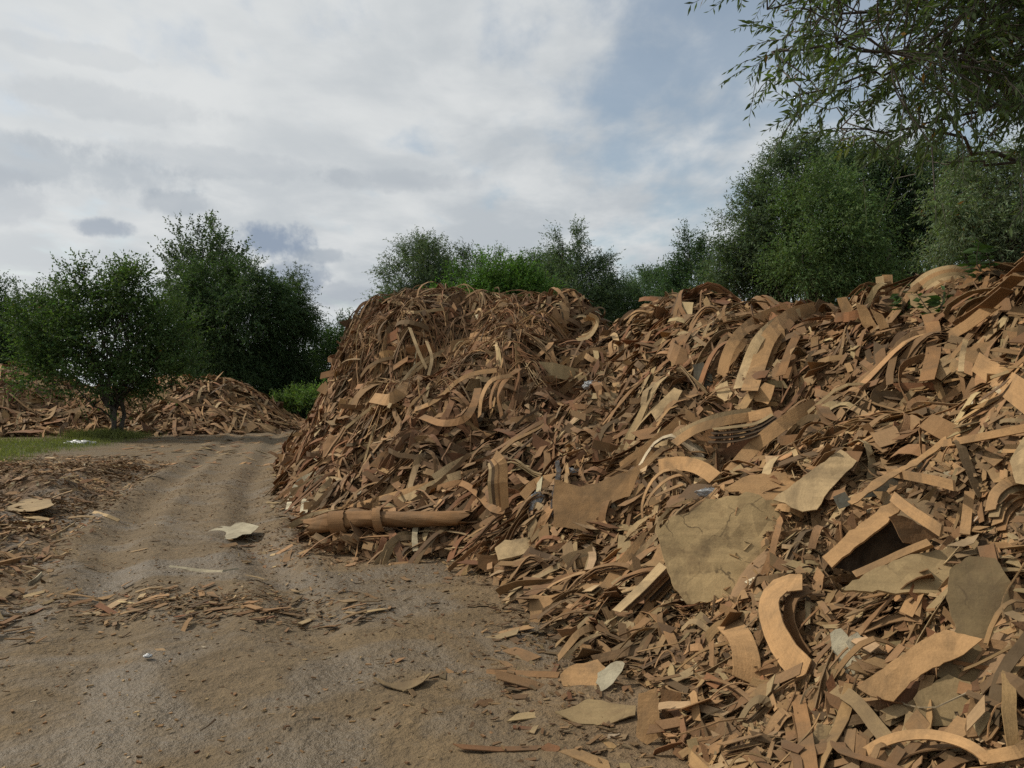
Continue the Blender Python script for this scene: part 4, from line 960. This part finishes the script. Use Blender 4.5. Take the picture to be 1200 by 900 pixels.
def film_strip():
    path = np.array([(653, 540), (655, 556), (650, 578), (646, 606)], float)
    hp = hit(path[:, 0], path[:, 1]); d = min(hp[:, 1])-.12
    P = np.array([at(a, b, d+.02*i) for i, (a, b) in enumerate(path)]); q = np.linspace(0, 3, 16); P = np.stack([np.interp(q, range(4), P[:, k]) for k in range(3)], -1)
    P = P+rng.normal(0, .004, P.shape); S = np.tile([.022, .008, 0], (16, 1)); T = np.tile([0, -.002, 0], (16, 1))
    V, uv = ribbons(P[None], S[None], T[None], .35, .4)
    tag(link('plastic_strap', raw_mesh('plastic_strap', V[0]-P[0], [ribbon_faces(16)], None, uv[0], FILM), None, P[0]), 'thin whitish plastic strap hanging down the left edge of the broad smooth brown sheet', 'plastic')
film_strip()

# ------------------------------------------------------------------ ground: one sheet out to the horizon
def axis(lo, hi, d0, c0, c1, grow):
    core = list(np.arange(c0, c1+1e-6, d0)); s = d0; a = c1
    r = []
    while a < hi: s *= grow; a += s; r.append(a)
    l = []; s = d0; a = c0
    while a > lo: s *= grow; a -= s; l.append(a)
    return np.array(l[::-1]+core+r)
xs = axis(-420, 420, .045, -8, 2.4, 1.05); ys = axis(-60, 700, .045, 2.2, 15, 1.045)
GXm, GYm = np.meshgrid(xs, ys); Z = ground(GXm, GYm)
near = smooth(60, 25, np.hypot(GXm, GYm)); Z = Z*near + (.014*fbm(GXm*5.5, GYm*5.5, 3)-.012*np.maximum(0, fbm(GXm*3.1+7, GYm*4.2, 2)-.25))*smooth(18, 9, GYm)
V, Fq = grid_mesh(xs, ys, Z, np.ones_like(Z, bool))
x, y = V[:, 0], V[:, 1]; o = track_off(x, y)
dirt = np.array([.162, .108, .050]); rut = np.array([.165, .115, .060]); brown = np.array([.165, .096, .044]); green = np.array([.065, .080, .030]); toe = np.array([.20, .128, .064])
T = np.tile(dirt, (len(V), 1))
def blend(T, c, m): return T*(1-m[:, None])+c*m[:, None]
nz = fbm(x*.6, y*.6, 4)
T = blend(T, rut, np.clip(smooth(1.3, .5, np.abs(o+.1))*.8+.2*nz, 0, 1))
T = blend(T, brown, np.clip(smooth(-1.1, -2.2, o)*smooth(4.2, 6, y)*smooth(19, 13, y)*(1+.6*nz), 0, 1))
T = blend(T, toe, np.exp(-np.clip(ground(x, y)-np.where((x > GX0) & (x < GX1) & (y > GY0) & (y < GY1), H(x, y), -9), 0, 9)/.07)*.8)
gpatch = smooth(-10.0, -11.5, x+.2*(y-18)+1.2*nz)*smooth(14.2, 16, y+nz)*smooth(25, 22.5, y)
far = np.maximum(smooth(34, 40, y+3*nz), smooth(16, 30, np.abs(o)+3*nz)*smooth(-5, 15, y))
T = blend(T, green, np.clip(np.maximum(gpatch, far), 0, 1))
wet = smooth(20, 5, y)
gm = raw_mesh('ground', V, [Fq], T, None, GRD, True, ('wet', wet))
tag(link('ground', gm), 'muddy brown yard with tyre ruts', 'ground', None, 'structure')

# ------------------------------------------------------------------ vegetation
def leaves_mesh(name, base, d, L, Wd, tint, nrmv=None):
    """folded lozenge leaves: base (n,3), direction d, length, width"""
    n = len(base); r = rng.normal(0, 1, (n, 3)); s = nrm(np.cross(d, r)); u = np.cross(s, d)
    V = np.empty((n, 4, 3)); V[:, 0] = base; V[:, 2] = base+d*L[:, None]
    mid = base+d*(L*.45)[:, None]
    V[:, 1] = mid+s*(Wd*.5)[:, None]+u*(Wd*.12)[:, None]; V[:, 3] = mid-s*(Wd*.5)[:, None]+u*(Wd*.12)[:, None]
    f = np.arange(n*4).reshape(n, 4)
    return raw_mesh(name, V.reshape(-1, 3), [f], np.repeat(tint, 4, 0), None, LEAF)
def tube(paths):
    """paths: list of (points, radii) -> one mesh of tapering tubes"""
    Vs, Fs, off, k = [], [], 0, 7
    a = np.linspace(0, 2*np.pi, k, endpoint=False)
    for P, R in paths:
        P = np.asarray(P, float); R = np.asarray(R, float); t = nrm(np.gradient(P, axis=0))
        s, u = perp(t, np.tile([.31, .2, .93] if abs(t[0, 2]) < .9 else [1., .1, 0], (len(P), 1)))
        V = P[:, None]+(np.cos(a)[None, :, None]*s[:, None]+np.sin(a)[None, :, None]*u[:, None])*R[:, None, None]
        n = len(P); i, j = np.meshgrid(np.arange(n-1), np.arange(k), indexing='ij'); p = i*k+j; q = i*k+(j+1) % k
        Fs.append(np.stack([p, q, q+k, p+k], -1).reshape(-1, 4)+off); Vs.append(V.reshape(-1, 3)); off += n*k
    return np.vstack(Vs), np.vstack(Fs)
def limb(a, b, n=7, wob=.05, sag=0.):
    q = np.linspace(0, 1, n)[:, None]; L = np.linalg.norm(b-a)
    w = rng.normal(0, wob*L, (n, 3)); w[0] = w[-1] = 0
    return a+(b-a)*q+w*np.sin(np.pi*q)+np.array([0, 0, sag*L])*np.sin(np.pi*q)

def tree(name, label, cat, basepx, Y, blobs, tint, leaf=(.14, .05), cover=3.2, droop=.0, up=.5, sprig=.8, stems=1, group=None, var=.25, shell=.45, tr=.13, warm=.0, spd=1.0, per=14):
    bx = (basepx[0]-CX)/F*Y; b0 = np.array([bx, Y, top(np.array([bx]), np.array([Y]))[0] if Y < 20 else 0.])
    b0[2] = 0 if Y >= 20 else min(b0[2], .6)
    root = empty(name, b0); tag(root, label, cat, group)
    tint = np.array(tint)*GAIN; leaf = (leaf[0]*FINE, leaf[1]*FINE); cover = cover*DENS
    Ls, ds, bs, ts, twigs = [], [], [], [], []
    limbs = []
    k = F/Y
    tops = []
    for (cx, cy, rx, ry) in blobs:
        cy += 12 if Y > 30 else 9 if Y > 20 else 4
        c = at(cx, cy, Y)+np.array([0, U(-.3, .3)*rx/k, 0]); r3 = np.array([rx, rx*.85, ry])/k
        area = np.pi*rx*ry
        nleaf = int(min(cover*area/(leaf[0]*leaf[1]*.5*k*k), 90000)); ns = max(12, nleaf//per)
        # clumps, then sprigs about them: light and dark masses with gaps
        ncl = max(5, int(area/130)); v = nrm(rng.normal(0, 1, (ncl, 3))); rr = rng.random(ncl)**shell
        cc = v*rr[:, None]
        w = rng.integers(0, ncl, ns)
        q = cc[w]+rng.normal(0, .14, (ns, 3))
        out_ = nrm(q)
        Pq = c+q*r3
        tops.append((c, r3, cc))
        d = nrm(out_*.8+rng.normal(0, .45, (ns, 3))+np.array([0, 0, up]))
        sl = sprig*U(.5, 1.25, ns)
        ct = rng.normal(1, var*.5, (ncl, 1))
        j = np.tile(np.arange(per), (ns, 1)); f = (j+U(0, 1, (ns, per)))/per
        pos = Pq[:, None]+d[:, None]*(f*sl[:, None])[..., None]; pos[..., 2] -= droop*(f**2)*sl[:, None]
        ld = nrm(d[:, None]*.7+rng.normal(0, .6, (ns, per, 3))+np.array([0, 0, -.25-droop]))
        m = ns*per
        bs.append(pos.reshape(-1, 3)); ds.append(ld.reshape(-1, 3)); Ls.append(U(.65, 1.2, m)*leaf[0])
        tt = np.array(tint)*np.repeat(np.clip(ct[w], .6, 1.5), per, 0)*rng.normal(1, var, (m, 1)).clip(.45, 1.7)
        tt[:, 0] *= rng.normal(1, .1, m); 
        if warm: tt[rng.random(m) < warm] = [.16, .075, .015]
        ts.append(tt)
        for _ in range(max(2, ncl//5)):
            e = c+cc[rng.integers(ncl)]*r3; limbs.append(e)
    B_ = np.vstack(bs); D = np.vstack(ds); L = np.concatenate(Ls); T = np.vstack(ts)
    keep = B_[:, 2] > .05
    B_, D, L, T = B_[keep], D[keep], L[keep], T[keep]
    me = leaves_mesh('crown', B_-b0, D, L, L*leaf[1]/leaf[0], np.clip(T, .004, .6))
    link('crown', me, root)
    limbs = np.array(limbs); zc = limbs[:, 2].min()
    paths = []
    ztop = limbs[:, 2].max()
    for s in range(stems):
        a0 = b0+np.array([U(-.32, .32)*(stems > 1), U(-.3, .3)*(stems > 1), -.1])
        mine = limbs[s::stems]
        tgt = mine[np.argmax(mine[:, 2])]; tgt = tgt*np.array([.8, .8, 1])+a0*np.array([.2, .2, 0])
        P = limb(a0, tgt, 12, .03); R = np.linspace(tr, .02, 12)*(1 if stems == 1 else .6)
        R[0] *= 1.35
        paths.append((P-b0, R))
        for e in mine:
            hgt = np.clip((e[2]-b0[2])*U(.3, .62), .3, None); i = np.argmin(np.abs(P[:, 2]-b0[2]-hgt)); 
            if e[2] < P[i, 2]-.3: i = max(1, i-2)
            n_ = 7; paths.append((limb(P[i], e, n_, .05, .06)-b0, np.linspace(R[i]*.5, .008, n_)))
    Vt, Ft = tube(paths)
    link('trunk', raw_mesh('trunk', Vt, [Ft], None, None, BARK, True), root)
    return root

GAIN, DENS, FINE = 2.0, 2.3, .78
DG, MG, OG, BG, SG = (.030, .048, .020), (.042, .068, .026), (.052, .072, .024), (.050, .105, .018), (.060, .080, .045)
GT = 'trees standing behind the yard'
tree('tree', 'small multi-stemmed leafy tree standing in front of the far heap', 'tree', (130,513), 25.5, [(125,388,64,58),(70,388,44,48),(180,388,44,52),(118,340,36,28),(150,335,28,28),(192,424,30,26),(55,424,28,24),(120,440,56,20),(95,326,14,16),(158,318,16,18)], (.036,.056,.020), (.14,.065), 2.2, 0, .55, .8, stems=4, tr=.13, warm=.002)
tree('tree', 'tall sparse tree with open spiky top behind the small tree', 'tree', (232,480), 43, [(236,272,26,22),(222,300,36,30),(250,310,36,40),(205,315,22,18),(212,425,40,50),(190,458,55,26)], (.034,.048,.026), (.20,.10), 1.5, 0, .7, 1.0, group=GT, tr=.2)
tree('tree', 'broad dark willow with a rounded crown right of the tall sparse tree', 'tree', (270,482), 40, [(268,368,66,68),(262,432,72,44),(292,335,38,36),(240,345,36,44)], DG, (.2,.055), 3.4, .4, .3, 1.0, group=GT, tr=.3)
tree('tree', 'slim round-headed willow right of the broad dark willow', 'tree', (330,482), 42, [(335,352,26,42),(340,395,30,50),(325,440,46,44),(350,452,30,34)], (.030,.045,.019), (.2,.055), 3.0, .4, .3, 1.0, group=GT, tr=.2)
tree('tree', 'low dark tree filling the gap beside the left end of the large heap', 'tree', (395,482), 46, [(392,412,34,38),(408,400,26,28),(395,455,60,34),(430,425,24,44),(360,455,30,34)], (.03,.05,.02), (.2,.07), 3.2, 0, .6, 1.0, group=GT, tr=.15)
tree('tree', 'dark tree cut by the left photo edge', 'tree', (-10,485), 38, [(-8,388,30,58),(5,430,34,50),(-12,340,18,22)], DG, (.18,.07), 3, 0, .5, .9, group=GT, tr=.2)
tree('tree', 'mid-green tree behind the left side of the small tree', 'tree', (45,485), 44, [(38,378,30,42),(60,362,26,36),(28,420,40,40)], (.034,.052,.022), (.19,.075), 2.7, 0, .6, 1.0, group=GT, tr=.2)
tree('bush', 'bright green bush at the end of the dirt track', 'bush', (352,488), 35, [(350,458,26,13),(372,454,24,16),(335,464,14,8)], (.055,.085,.026), (.16,.06), 3, 0, .5, .5, tr=.05)
tree('tree', 'feathery grey-green willow at the left behind the large heap', 'tree', (488,480), 42, [(485,312,36,36),(462,332,24,30),(515,318,30,36),(490,352,52,34),(500,288,24,18)], (.052,.070,.040), (.2,.05), 2.0, .25, .6, 1.0, group=GT, tr=.22)
tree('tree', 'fresh bright-green tree behind the highest part of the large heap', 'tree', (575,480), 34, [(575,318,44,24),(555,336,50,24),(605,328,38,26),(575,352,75,26)], (.042,.078,.018), (.15,.07), 3.0, 0, .35, .7, group=GT, tr=.2, var=.3)
tree('tree', 'dull green willow between the bright tree and the pointed willow', 'tree', (628,480), 45, [(628,305,28,22),(632,332,36,34),(560,300,26,20),(540,305,18,18)], (.045,.066,.034), (.2,.055), 2.4, .2, .6, 1.0, group=GT, tr=.2)
tree('tree', 'tall pointed willow above the dip side of the large heap', 'tree', (675,480), 39, [(667,284,16,24),(668,308,28,30),(688,322,28,30),(675,345,48,34),(708,350,24,28)], (.045,.064,.035), (.19,.05), 2.3, .2, .7, 1.0, group=GT, tr=.22)
tree('tree', 'row of low scrubby growth behind the dip of the large heap', 'tree', (738,480), 41, [(725,346,26,28),(748,352,30,22),(776,352,26,22),(735,372,50,22)], (.042,.064,.034), (.18,.045), 2.6, 0, 1.0, 1.1, group=GT, tr=.1)
tree('tree', 'thin dark sapling behind the dip of the large heap', 'tree', (766,480), 43, [(764,312,14,18),(766,334,22,24)], (.034,.054,.026), (.18,.07), 2.2, 0, .7, .8, group=GT, tr=.1)
tree('tree', 'upright dark poplar-like tree behind the middle crest', 'tree', (812,480), 36, [(811,284,14,20),(812,308,24,28),(806,336,36,28),(836,340,26,26)], (.034,.056,.028), (.15,.06), 2.6, 0, .7, .8, group=GT, tr=.16)
tree('tree', 'tall olive-green willow at the left of the big trees on the right', 'tree', (900,470), 25, [(905,232,30,50),(885,278,34,46),(935,190,36,34),(872,318,34,34),(858,300,20,22),(905,300,44,44),(918,170,18,16)], (.048,.066,.036), (.13,.042), 2.9, .25, .5, .8, group=GT, tr=.25)
tree('tree', 'dense green willow in the middle of the big trees on the right', 'tree', (975,470), 23.5, [(965,228,42,42),(978,282,54,52),(940,310,44,36),(1015,320,44,30)], (.052,.076,.030), (.13,.042), 3.2, .3, .3, .8, group=GT, tr=.25)
tree('tree', 'shadowy dark tree behind the willows on the right', 'tree', (1060,470), 28, [(1045,232,56,58),(1060,290,64,50),(1000,200,50,40),(1100,230,44,60)], (.030,.046,.022), (.15,.055), 3.2, .1, .4, .9, group=GT, tr=.3)
tree('tree', 'grey-green willow at the right edge above the shingle-like ridge', 'tree', (1240,460), 13.5, [(1165,228,56,56),(1185,278,56,36),(1130,292,36,20),(1230,230,60,80),(1115,262,22,26)], (.070,.088,.050), (.10,.026), 2.6, .3, .3, .55, group=GT, tr=.18, warm=.004)

def near_willow():
    b0 = np.array([6.6, 7.4, 1.0]); root = empty('willow_tree', b0)
    tag(root, 'near willow hanging its long-leaved branches into the top right corner', 'tree')
    trunk_top = np.array([6.0, 6.9, 5.2]); P = limb(np.array([6.6, 7.4, -.2]), trunk_top, 12, .02); paths = [(P-b0, np.linspace(.24, .12, 12))]
    region = [(868,-160),(866,10),(880,70),(906,110),(930,150),(968,196),(1020,218),(1080,236),(1130,250),(1230,250),(1330,200),(1330,-160)]
    reg = np.array(region, float)
    mains = []
    for (px, py, Y) in ((905,60,5.6),(930,112,5.8),(985,150,6.0),(1040,175,6.3),(1110,190,6.2),(900,10,5.9),(960,-60,6.0),(1050,-90,6.4),(1160,-80,5.8),(1180,120,5.6),(1040,60,5.2),(1200,200,5.8),(1100,40,6.8)):
        e = at(px, py, Y); i = rng.integers(5, 12); Q = limb(P[i], e, 16, .035, .10); mains.append(Q); paths.append((Q-b0, np.linspace(.034, .005, 16)))
    M = np.vstack([q[5:] for q in mains])
    bs, ds, Ls, ts = [], [], [], []
    ntw = 0; want = 2100
    while ntw < want:
        px = U(860, 1330); py = U(-160, 250)
        if not inside(reg, np.array([[px, py]]))[0]: continue
        # thinner towards the open left edge, denser to the upper right
        dens = np.clip((px-865)/300, .08, 1)*np.clip(1.3-py/230, .35, 1)*(1 if py < 130 else .5 if py < 175 else .14)*np.clip(.35+1.5*(vnoise(px/55., py/48.)-.22), .1, 1)
        if rng.random() > dens: continue
        Y = U(4.9, 7.6); c = at(px, py, Y); m = M[np.argmin(np.linalg.norm(M-c, axis=1)+rng.random(len(M))*.25)]
        v = c-m; lv = np.linalg.norm(v)
        L = U(.16, .38); d = nrm(nrm(v)*.5+np.array([-.4, -.1, -.16])+rng.normal(0, .42, 3))
        n_ = 7; q = np.linspace(0, 1, n_)[:, None]; T_ = c+d*(L*q)+np.array([0, 0, -.5])*(q**2)*L*.6
        if rng.random() < .22: paths.append((np.vstack([limb(m, c, 5, .05, .04), T_[1:]])-b0, np.linspace(.006, .0016, 4+n_)))
        else: paths.append((T_-b0, np.linspace(.003, .0013, n_)))
        k = rng.integers(10, 18); f = np.linspace(.05, 1, k); pos = np.stack([np.interp(f, q[:, 0], T_[:, a]) for a in range(3)], -1)
        tg = nrm(np.gradient(pos, axis=0)); side = nrm(np.cross(tg, rng.normal(0, 1, 3)))*np.where(np.arange(k) % 2, 1, -1)[:, None]
        ds.append(nrm(tg*.75+side*.6+np.array([0, 0, -.22])+rng.normal(0, .18, (k, 3)))); bs.append(pos); Ls.append(U(.065, .12, k)*(1-.3*f))
        t = np.array([.074, .104, .042])*rng.normal(1, .28, (k, 1)).clip(.45, 1.8)*np.array([1, 1, 1])
        if rng.random() < .06: t *= [1.8, 1.55, .8]
        yl = rng.random(k) < .008; t[yl] = [.22, .12, .02]
        ts.append(t); ntw += 1
    B_ = np.vstack(bs); L = np.concatenate(Ls)
    link('crown', leaves_mesh('crown', B_-b0, np.vstack(ds), L, L*U(.20, .30, len(L)), np.vstack(ts)), root)
    Vt, Ft = tube(paths); link('trunk', raw_mesh('trunk', Vt, [Ft], None, None, BARK, True), root)
near_willow()

# grass and weeds
def blades(name, label, X, Y, Z, h, w, tint, kind='stuff', cat='grass', lean=.35):
    n = len(X); base = np.stack([X, Y, Z], -1); d = nrm(np.stack([rng.normal(0, lean, n), rng.normal(0, lean, n), np.ones(n)], -1))
    t = np.array(tint)*rng.normal(1, .25, (n, 1)).clip(.5, 1.6)
    return tag(link(name, leaves_mesh(name, base, d, h, w, t)), label, cat, None, kind)
X = U(-17, -8.2, 60000); Y = U(14.3, 25.5, 60000); nz = fbm(X*.6, Y*.6, 4)
m = smooth(-10.0, -11.3, X+.2*(Y-18)+1.2*nz)*smooth(14.3, 16, Y+nz)*smooth(25.2, 23, Y)
tx, ty = -13.0, 26.2
X2 = rng.normal(tx, .55, 7000); Y2 = rng.normal(ty-1.0, .4, 7000)
k = rng.random(60000) < m*.75
X = np.r_[X[k], X2]; Y = np.r_[Y[k], Y2]; n = len(X)
blades('grass', 'green grass patch at the left of the dirt track and round the small tree', X, Y, top(X, Y), (U(.03, .12, n)+.14*np.clip(fbm(X*2.2, Y*2.2, 3), 0, 1)*U(.4, 1.2, n))+np.r_[np.zeros(n-7000), U(0, .25, 7000)], U(.008, .016, n), (.165, .175, .062))
X = U(-60, 30, 30000); Y = U(33.5, 42, 30000); k = (np.abs(track_off(X, Y)) > 2.6) & (HL(X, Y) < .05); X = X[k]; Y = Y[k]; n = len(X)
blades('undergrowth', 'rough green undergrowth along the foot of the trees', X, Y, np.zeros(n), U(.3, 1.2, n), U(.05, .12, n), (.04, .07, .02), lean=.5)
def weed(label, pxp, hgt, nl, seed):
    p = hit([pxp[0]], [pxp[1]])[0]; root = empty('weed_plant', p); tag(root, label, 'weed')
    paths, bs, ds, Ls = [], [], [], []
    for s in range(4):
        e = p+np.array([rng.normal(0, .12), rng.normal(0, .1), hgt*U(.7, 1.1)]); Q = limb(p+np.array([rng.normal(0, .04), 0, -.1]), e, 8, .03); paths.append((Q-p, np.linspace(.006, .002, 8)))
        f = np.linspace(.25, 1, nl); pos = np.stack([np.interp(f, np.linspace(0, 1, 8), Q[:, a]) for a in range(3)], -1)
        d = nrm(np.stack([rng.normal(0, 1, nl), rng.normal(0, 1, nl), U(-.3, .4, nl)], -1)); bs.append(pos); ds.append(d); Ls.append(U(.08, .15, nl))
    L = np.concatenate(Ls); B_ = np.vstack(bs)
    link('leaves', leaves_mesh('leaves', B_-p, np.vstack(ds), L, L*.35, np.array([.045, .08, .025])*rng.normal(1, .2, (len(L), 1)).clip(.5, 1.5)), root)
    V, f = tube(paths); link('stem', raw_mesh('stem', V, [f], None, None, BARK, True), root)
weed('leafy green weed growing left of the shingle-like ridge top', (1152, 332), .3, 16, 1)
weed('taller leafy weed rising between the flat arched bands and the ridge', (1163, 318), .32, 18, 2)
weed('low weed sprouting on the wide grey-beige crest sheet', (1100, 368), .18, 12, 3)
weed('grey-green weed drooping beside the tall bent strip', (1072, 372), .2, 12, 4)

# ------------------------------------------------------------------ camera, sun, sky
cam = bpy.data.cameras.new('camera'); co = bpy.data.objects.new('camera', cam); col.objects.link(co)
cam.sensor_fit = 'HORIZONTAL'; cam.sensor_width = 36; cam.lens = 36*F/1200; cam.clip_start = .05; cam.clip_end = 3000
co.location = CAM; co.rotation_euler = (math.radians(90)+math.atan((HY-450)/F), 0, 0)
scene.camera = co
SUN_AZ, SUN_EL = math.radians(-74), math.radians(42)       # from the left, high behind thin cloud
sd = np.array([math.sin(SUN_AZ)*math.cos(SUN_EL), math.cos(SUN_AZ)*math.cos(SUN_EL), math.sin(SUN_EL)])
sl = bpy.data.lights.new('sun', 'SUN'); sl.energy = 3.3; sl.angle = math.radians(3); sl.color = (1, .94, .84)
so = bpy.data.objects.new('sun', sl); col.objects.link(so); so.rotation_euler = Vector(-sd).to_track_quat('-Z', 'Y').to_euler()

w = bpy.data.worlds.new('World'); scene.world = w; w.use_nodes = True
nt = w.node_tree; nt.nodes.clear(); g = N(nt)
sky = g.n('ShaderNodeTexSky', sky_type='NISHITA', sun_disc=False, sun_elevation=SUN_EL, sun_rotation=SUN_AZ, air_density=1.0, dust_density=1.5, ozone_density=1.0)
d = g.n('ShaderNodeTexCoord').outputs['Generated']
sp = g.n('ShaderNodeSeparateXYZ', ins={0: d})
dx, dy, dz = sp.outputs
zc = g.math('ADD', g.math('MAXIMUM', dz, 0.0), .16)
cv = g.n('ShaderNodeCombineXYZ', ins={0: g.math('DIVIDE', dx, zc), 1: g.math('DIVIDE', dy, zc), 2: .0}).outputs[0]
n1 = g.noise(vmul(g, cv, (1.15, .8, 1)), 1.4, 9, .55, .25)
n2 = g.noise(vmul(g, cv, (1.25, .75, 1)), 4.6, 8, .55, .2)
cov = g.math('ADD', g.math('MULTIPLY', n1, .60), g.math('MULTIPLY', n2, .55))
az = g.math('ARCTAN2', dx, dy); el = g.math('ARCSINE', dz)
# open sky towards the right and higher up
opn = g.math('MULTIPLY', g.n('ShaderNodeMapRange', interpolation_type='SMOOTHSTEP', ins={0: az, 1: -.12, 2: .32, 3: 0., 4: 1.}).outputs[0], g.n('ShaderNodeMapRange', interpolation_type='SMOOTHSTEP', ins={0: el, 1: .12, 2: .48, 3: .10, 4: .24}).outputs[0])
cov = g.math('SUBTRACT', cov, opn)
mask = g.n('ShaderNodeMapRange', interpolation_type='SMOOTHSTEP', ins={0: cov, 1: .33, 2: .55, 3: .26, 4: 1.}).outputs[0]
sdn = g.n('ShaderNodeVectorMath', operation='DOT_PRODUCT', ins={0: d, 1: tuple(sd)}).outputs['Value']
glow = g.n('ShaderNodeMapRange', interpolation_type='SMOOTHSTEP', ins={0: sdn, 1: .25, 2: 1.0, 3: 0, 4: 1}).outputs[0]
shade = g.n('ShaderNodeMapRange', interpolation_type='SMOOTHSTEP', ins={0: g.noise(vmul(g, cv, (1.1, 1.0, 1)), 2.0, 7, .55, .2), 1: .36, 2: .66, 3: 0, 4: 1}).outputs[0]
cb = g.mix(shade, (4.75, 5.15, 5.5), (6.9, 7.1, 7.15))
cb = g.mix(g.math('MULTIPLY', glow, .8), cb, (7.6, 7.8, 7.8))
skyc = g.mix(1.0, sky.outputs[0], (1.42, 1.34, 1.16), 'MULTIPLY')
c = g.mix(mask, skyc, cb)
# separate grey-blue low cumulus
nn3 = g.noise(d, 16, 6, .6); nn4 = g.noise(d, 45, 4, .6)
def puff(px, py, rx, ry, amt, colr=(3.1, 3.6, 4.3)):
    global c
    v = nrm(ray(px, py)); a0 = math.atan2(v[0], v[1]); e0 = math.asin(v[2])
    q = g.math('ADD', g.math('POWER', g.math('ABSOLUTE', g.math('DIVIDE', g.math('SUBTRACT', az, a0), rx/F)), 2.0), g.math('POWER', g.math('ABSOLUTE', g.math('DIVIDE', g.math('SUBTRACT', el, e0), ry/F)), 2.0))
    q = g.math('SUBTRACT', g.math('ADD', g.math('MULTIPLY', g.math('SUBTRACT', nn3, .5), 2.6), g.math('MULTIPLY', g.math('SUBTRACT', nn4, .5), 1.4)), g.math('SUBTRACT', q, 1.0))
    m = g.n('ShaderNodeMapRange', interpolation_type='SMOOTHSTEP', ins={0: q, 1: -.1, 2: .75, 3: 0, 4: amt}).outputs[0]
    c = g.mix(m, c, colr)
puff(30, 190, 170, 30, .45, (3.7, 4.2, 4.75)); puff(240, 190, 170, 18, .3, (3.9, 4.35, 4.85)); puff(120, 118, 130, 20, .25, (4.0, 4.4, 4.85)); puff(90, 62, 90, 12, .2, (4.2, 4.6, 5))
puff(322, 283, 50, 26, 1, (2.9, 3.5, 4.4)); puff(345, 322, 46, 24, .85, (3.2, 3.7, 4.4)); puff(375, 300, 40, 10, .6, (3.4, 3.9, 4.5)); puff(115, 265, 34, 12, .75, (3.4, 3.9, 4.6)); puff(205, 238, 44, 15, .45, (3.3, 3.8, 4.4)); puff(390, 345, 60, 18, .45, (3.6, 4.0, 4.6)); puff(480, 212, 120, 14, .3, (3.7, 4.1, 4.6)); puff(0, 230, 60, 30, .3, (3.6, 4.0, 4.6))
bg = g.n('ShaderNodeBackground', ins={'Strength': .1}); nt.links.new(c, bg.inputs[0])
ow = g.n('ShaderNodeOutputWorld'); nt.links.new(bg.outputs[0], ow.inputs[0])

scene.view_settings.view_transform = 'Standard'; scene.view_settings.look = 'None'; scene.view_settings.gamma = 1; scene.view_settings.exposure = 0; scene.view_settings.use_curve_mapping = False
scene.render.engine = 'CYCLES'
scene.cycles.max_bounces = 5; scene.cycles.diffuse_bounces = 3; scene.cycles.glossy_bounces = 2; scene.cycles.transmission_bounces = 3; scene.cycles.transparent_max_bounces = 6
scene.cycles.use_denoising = False
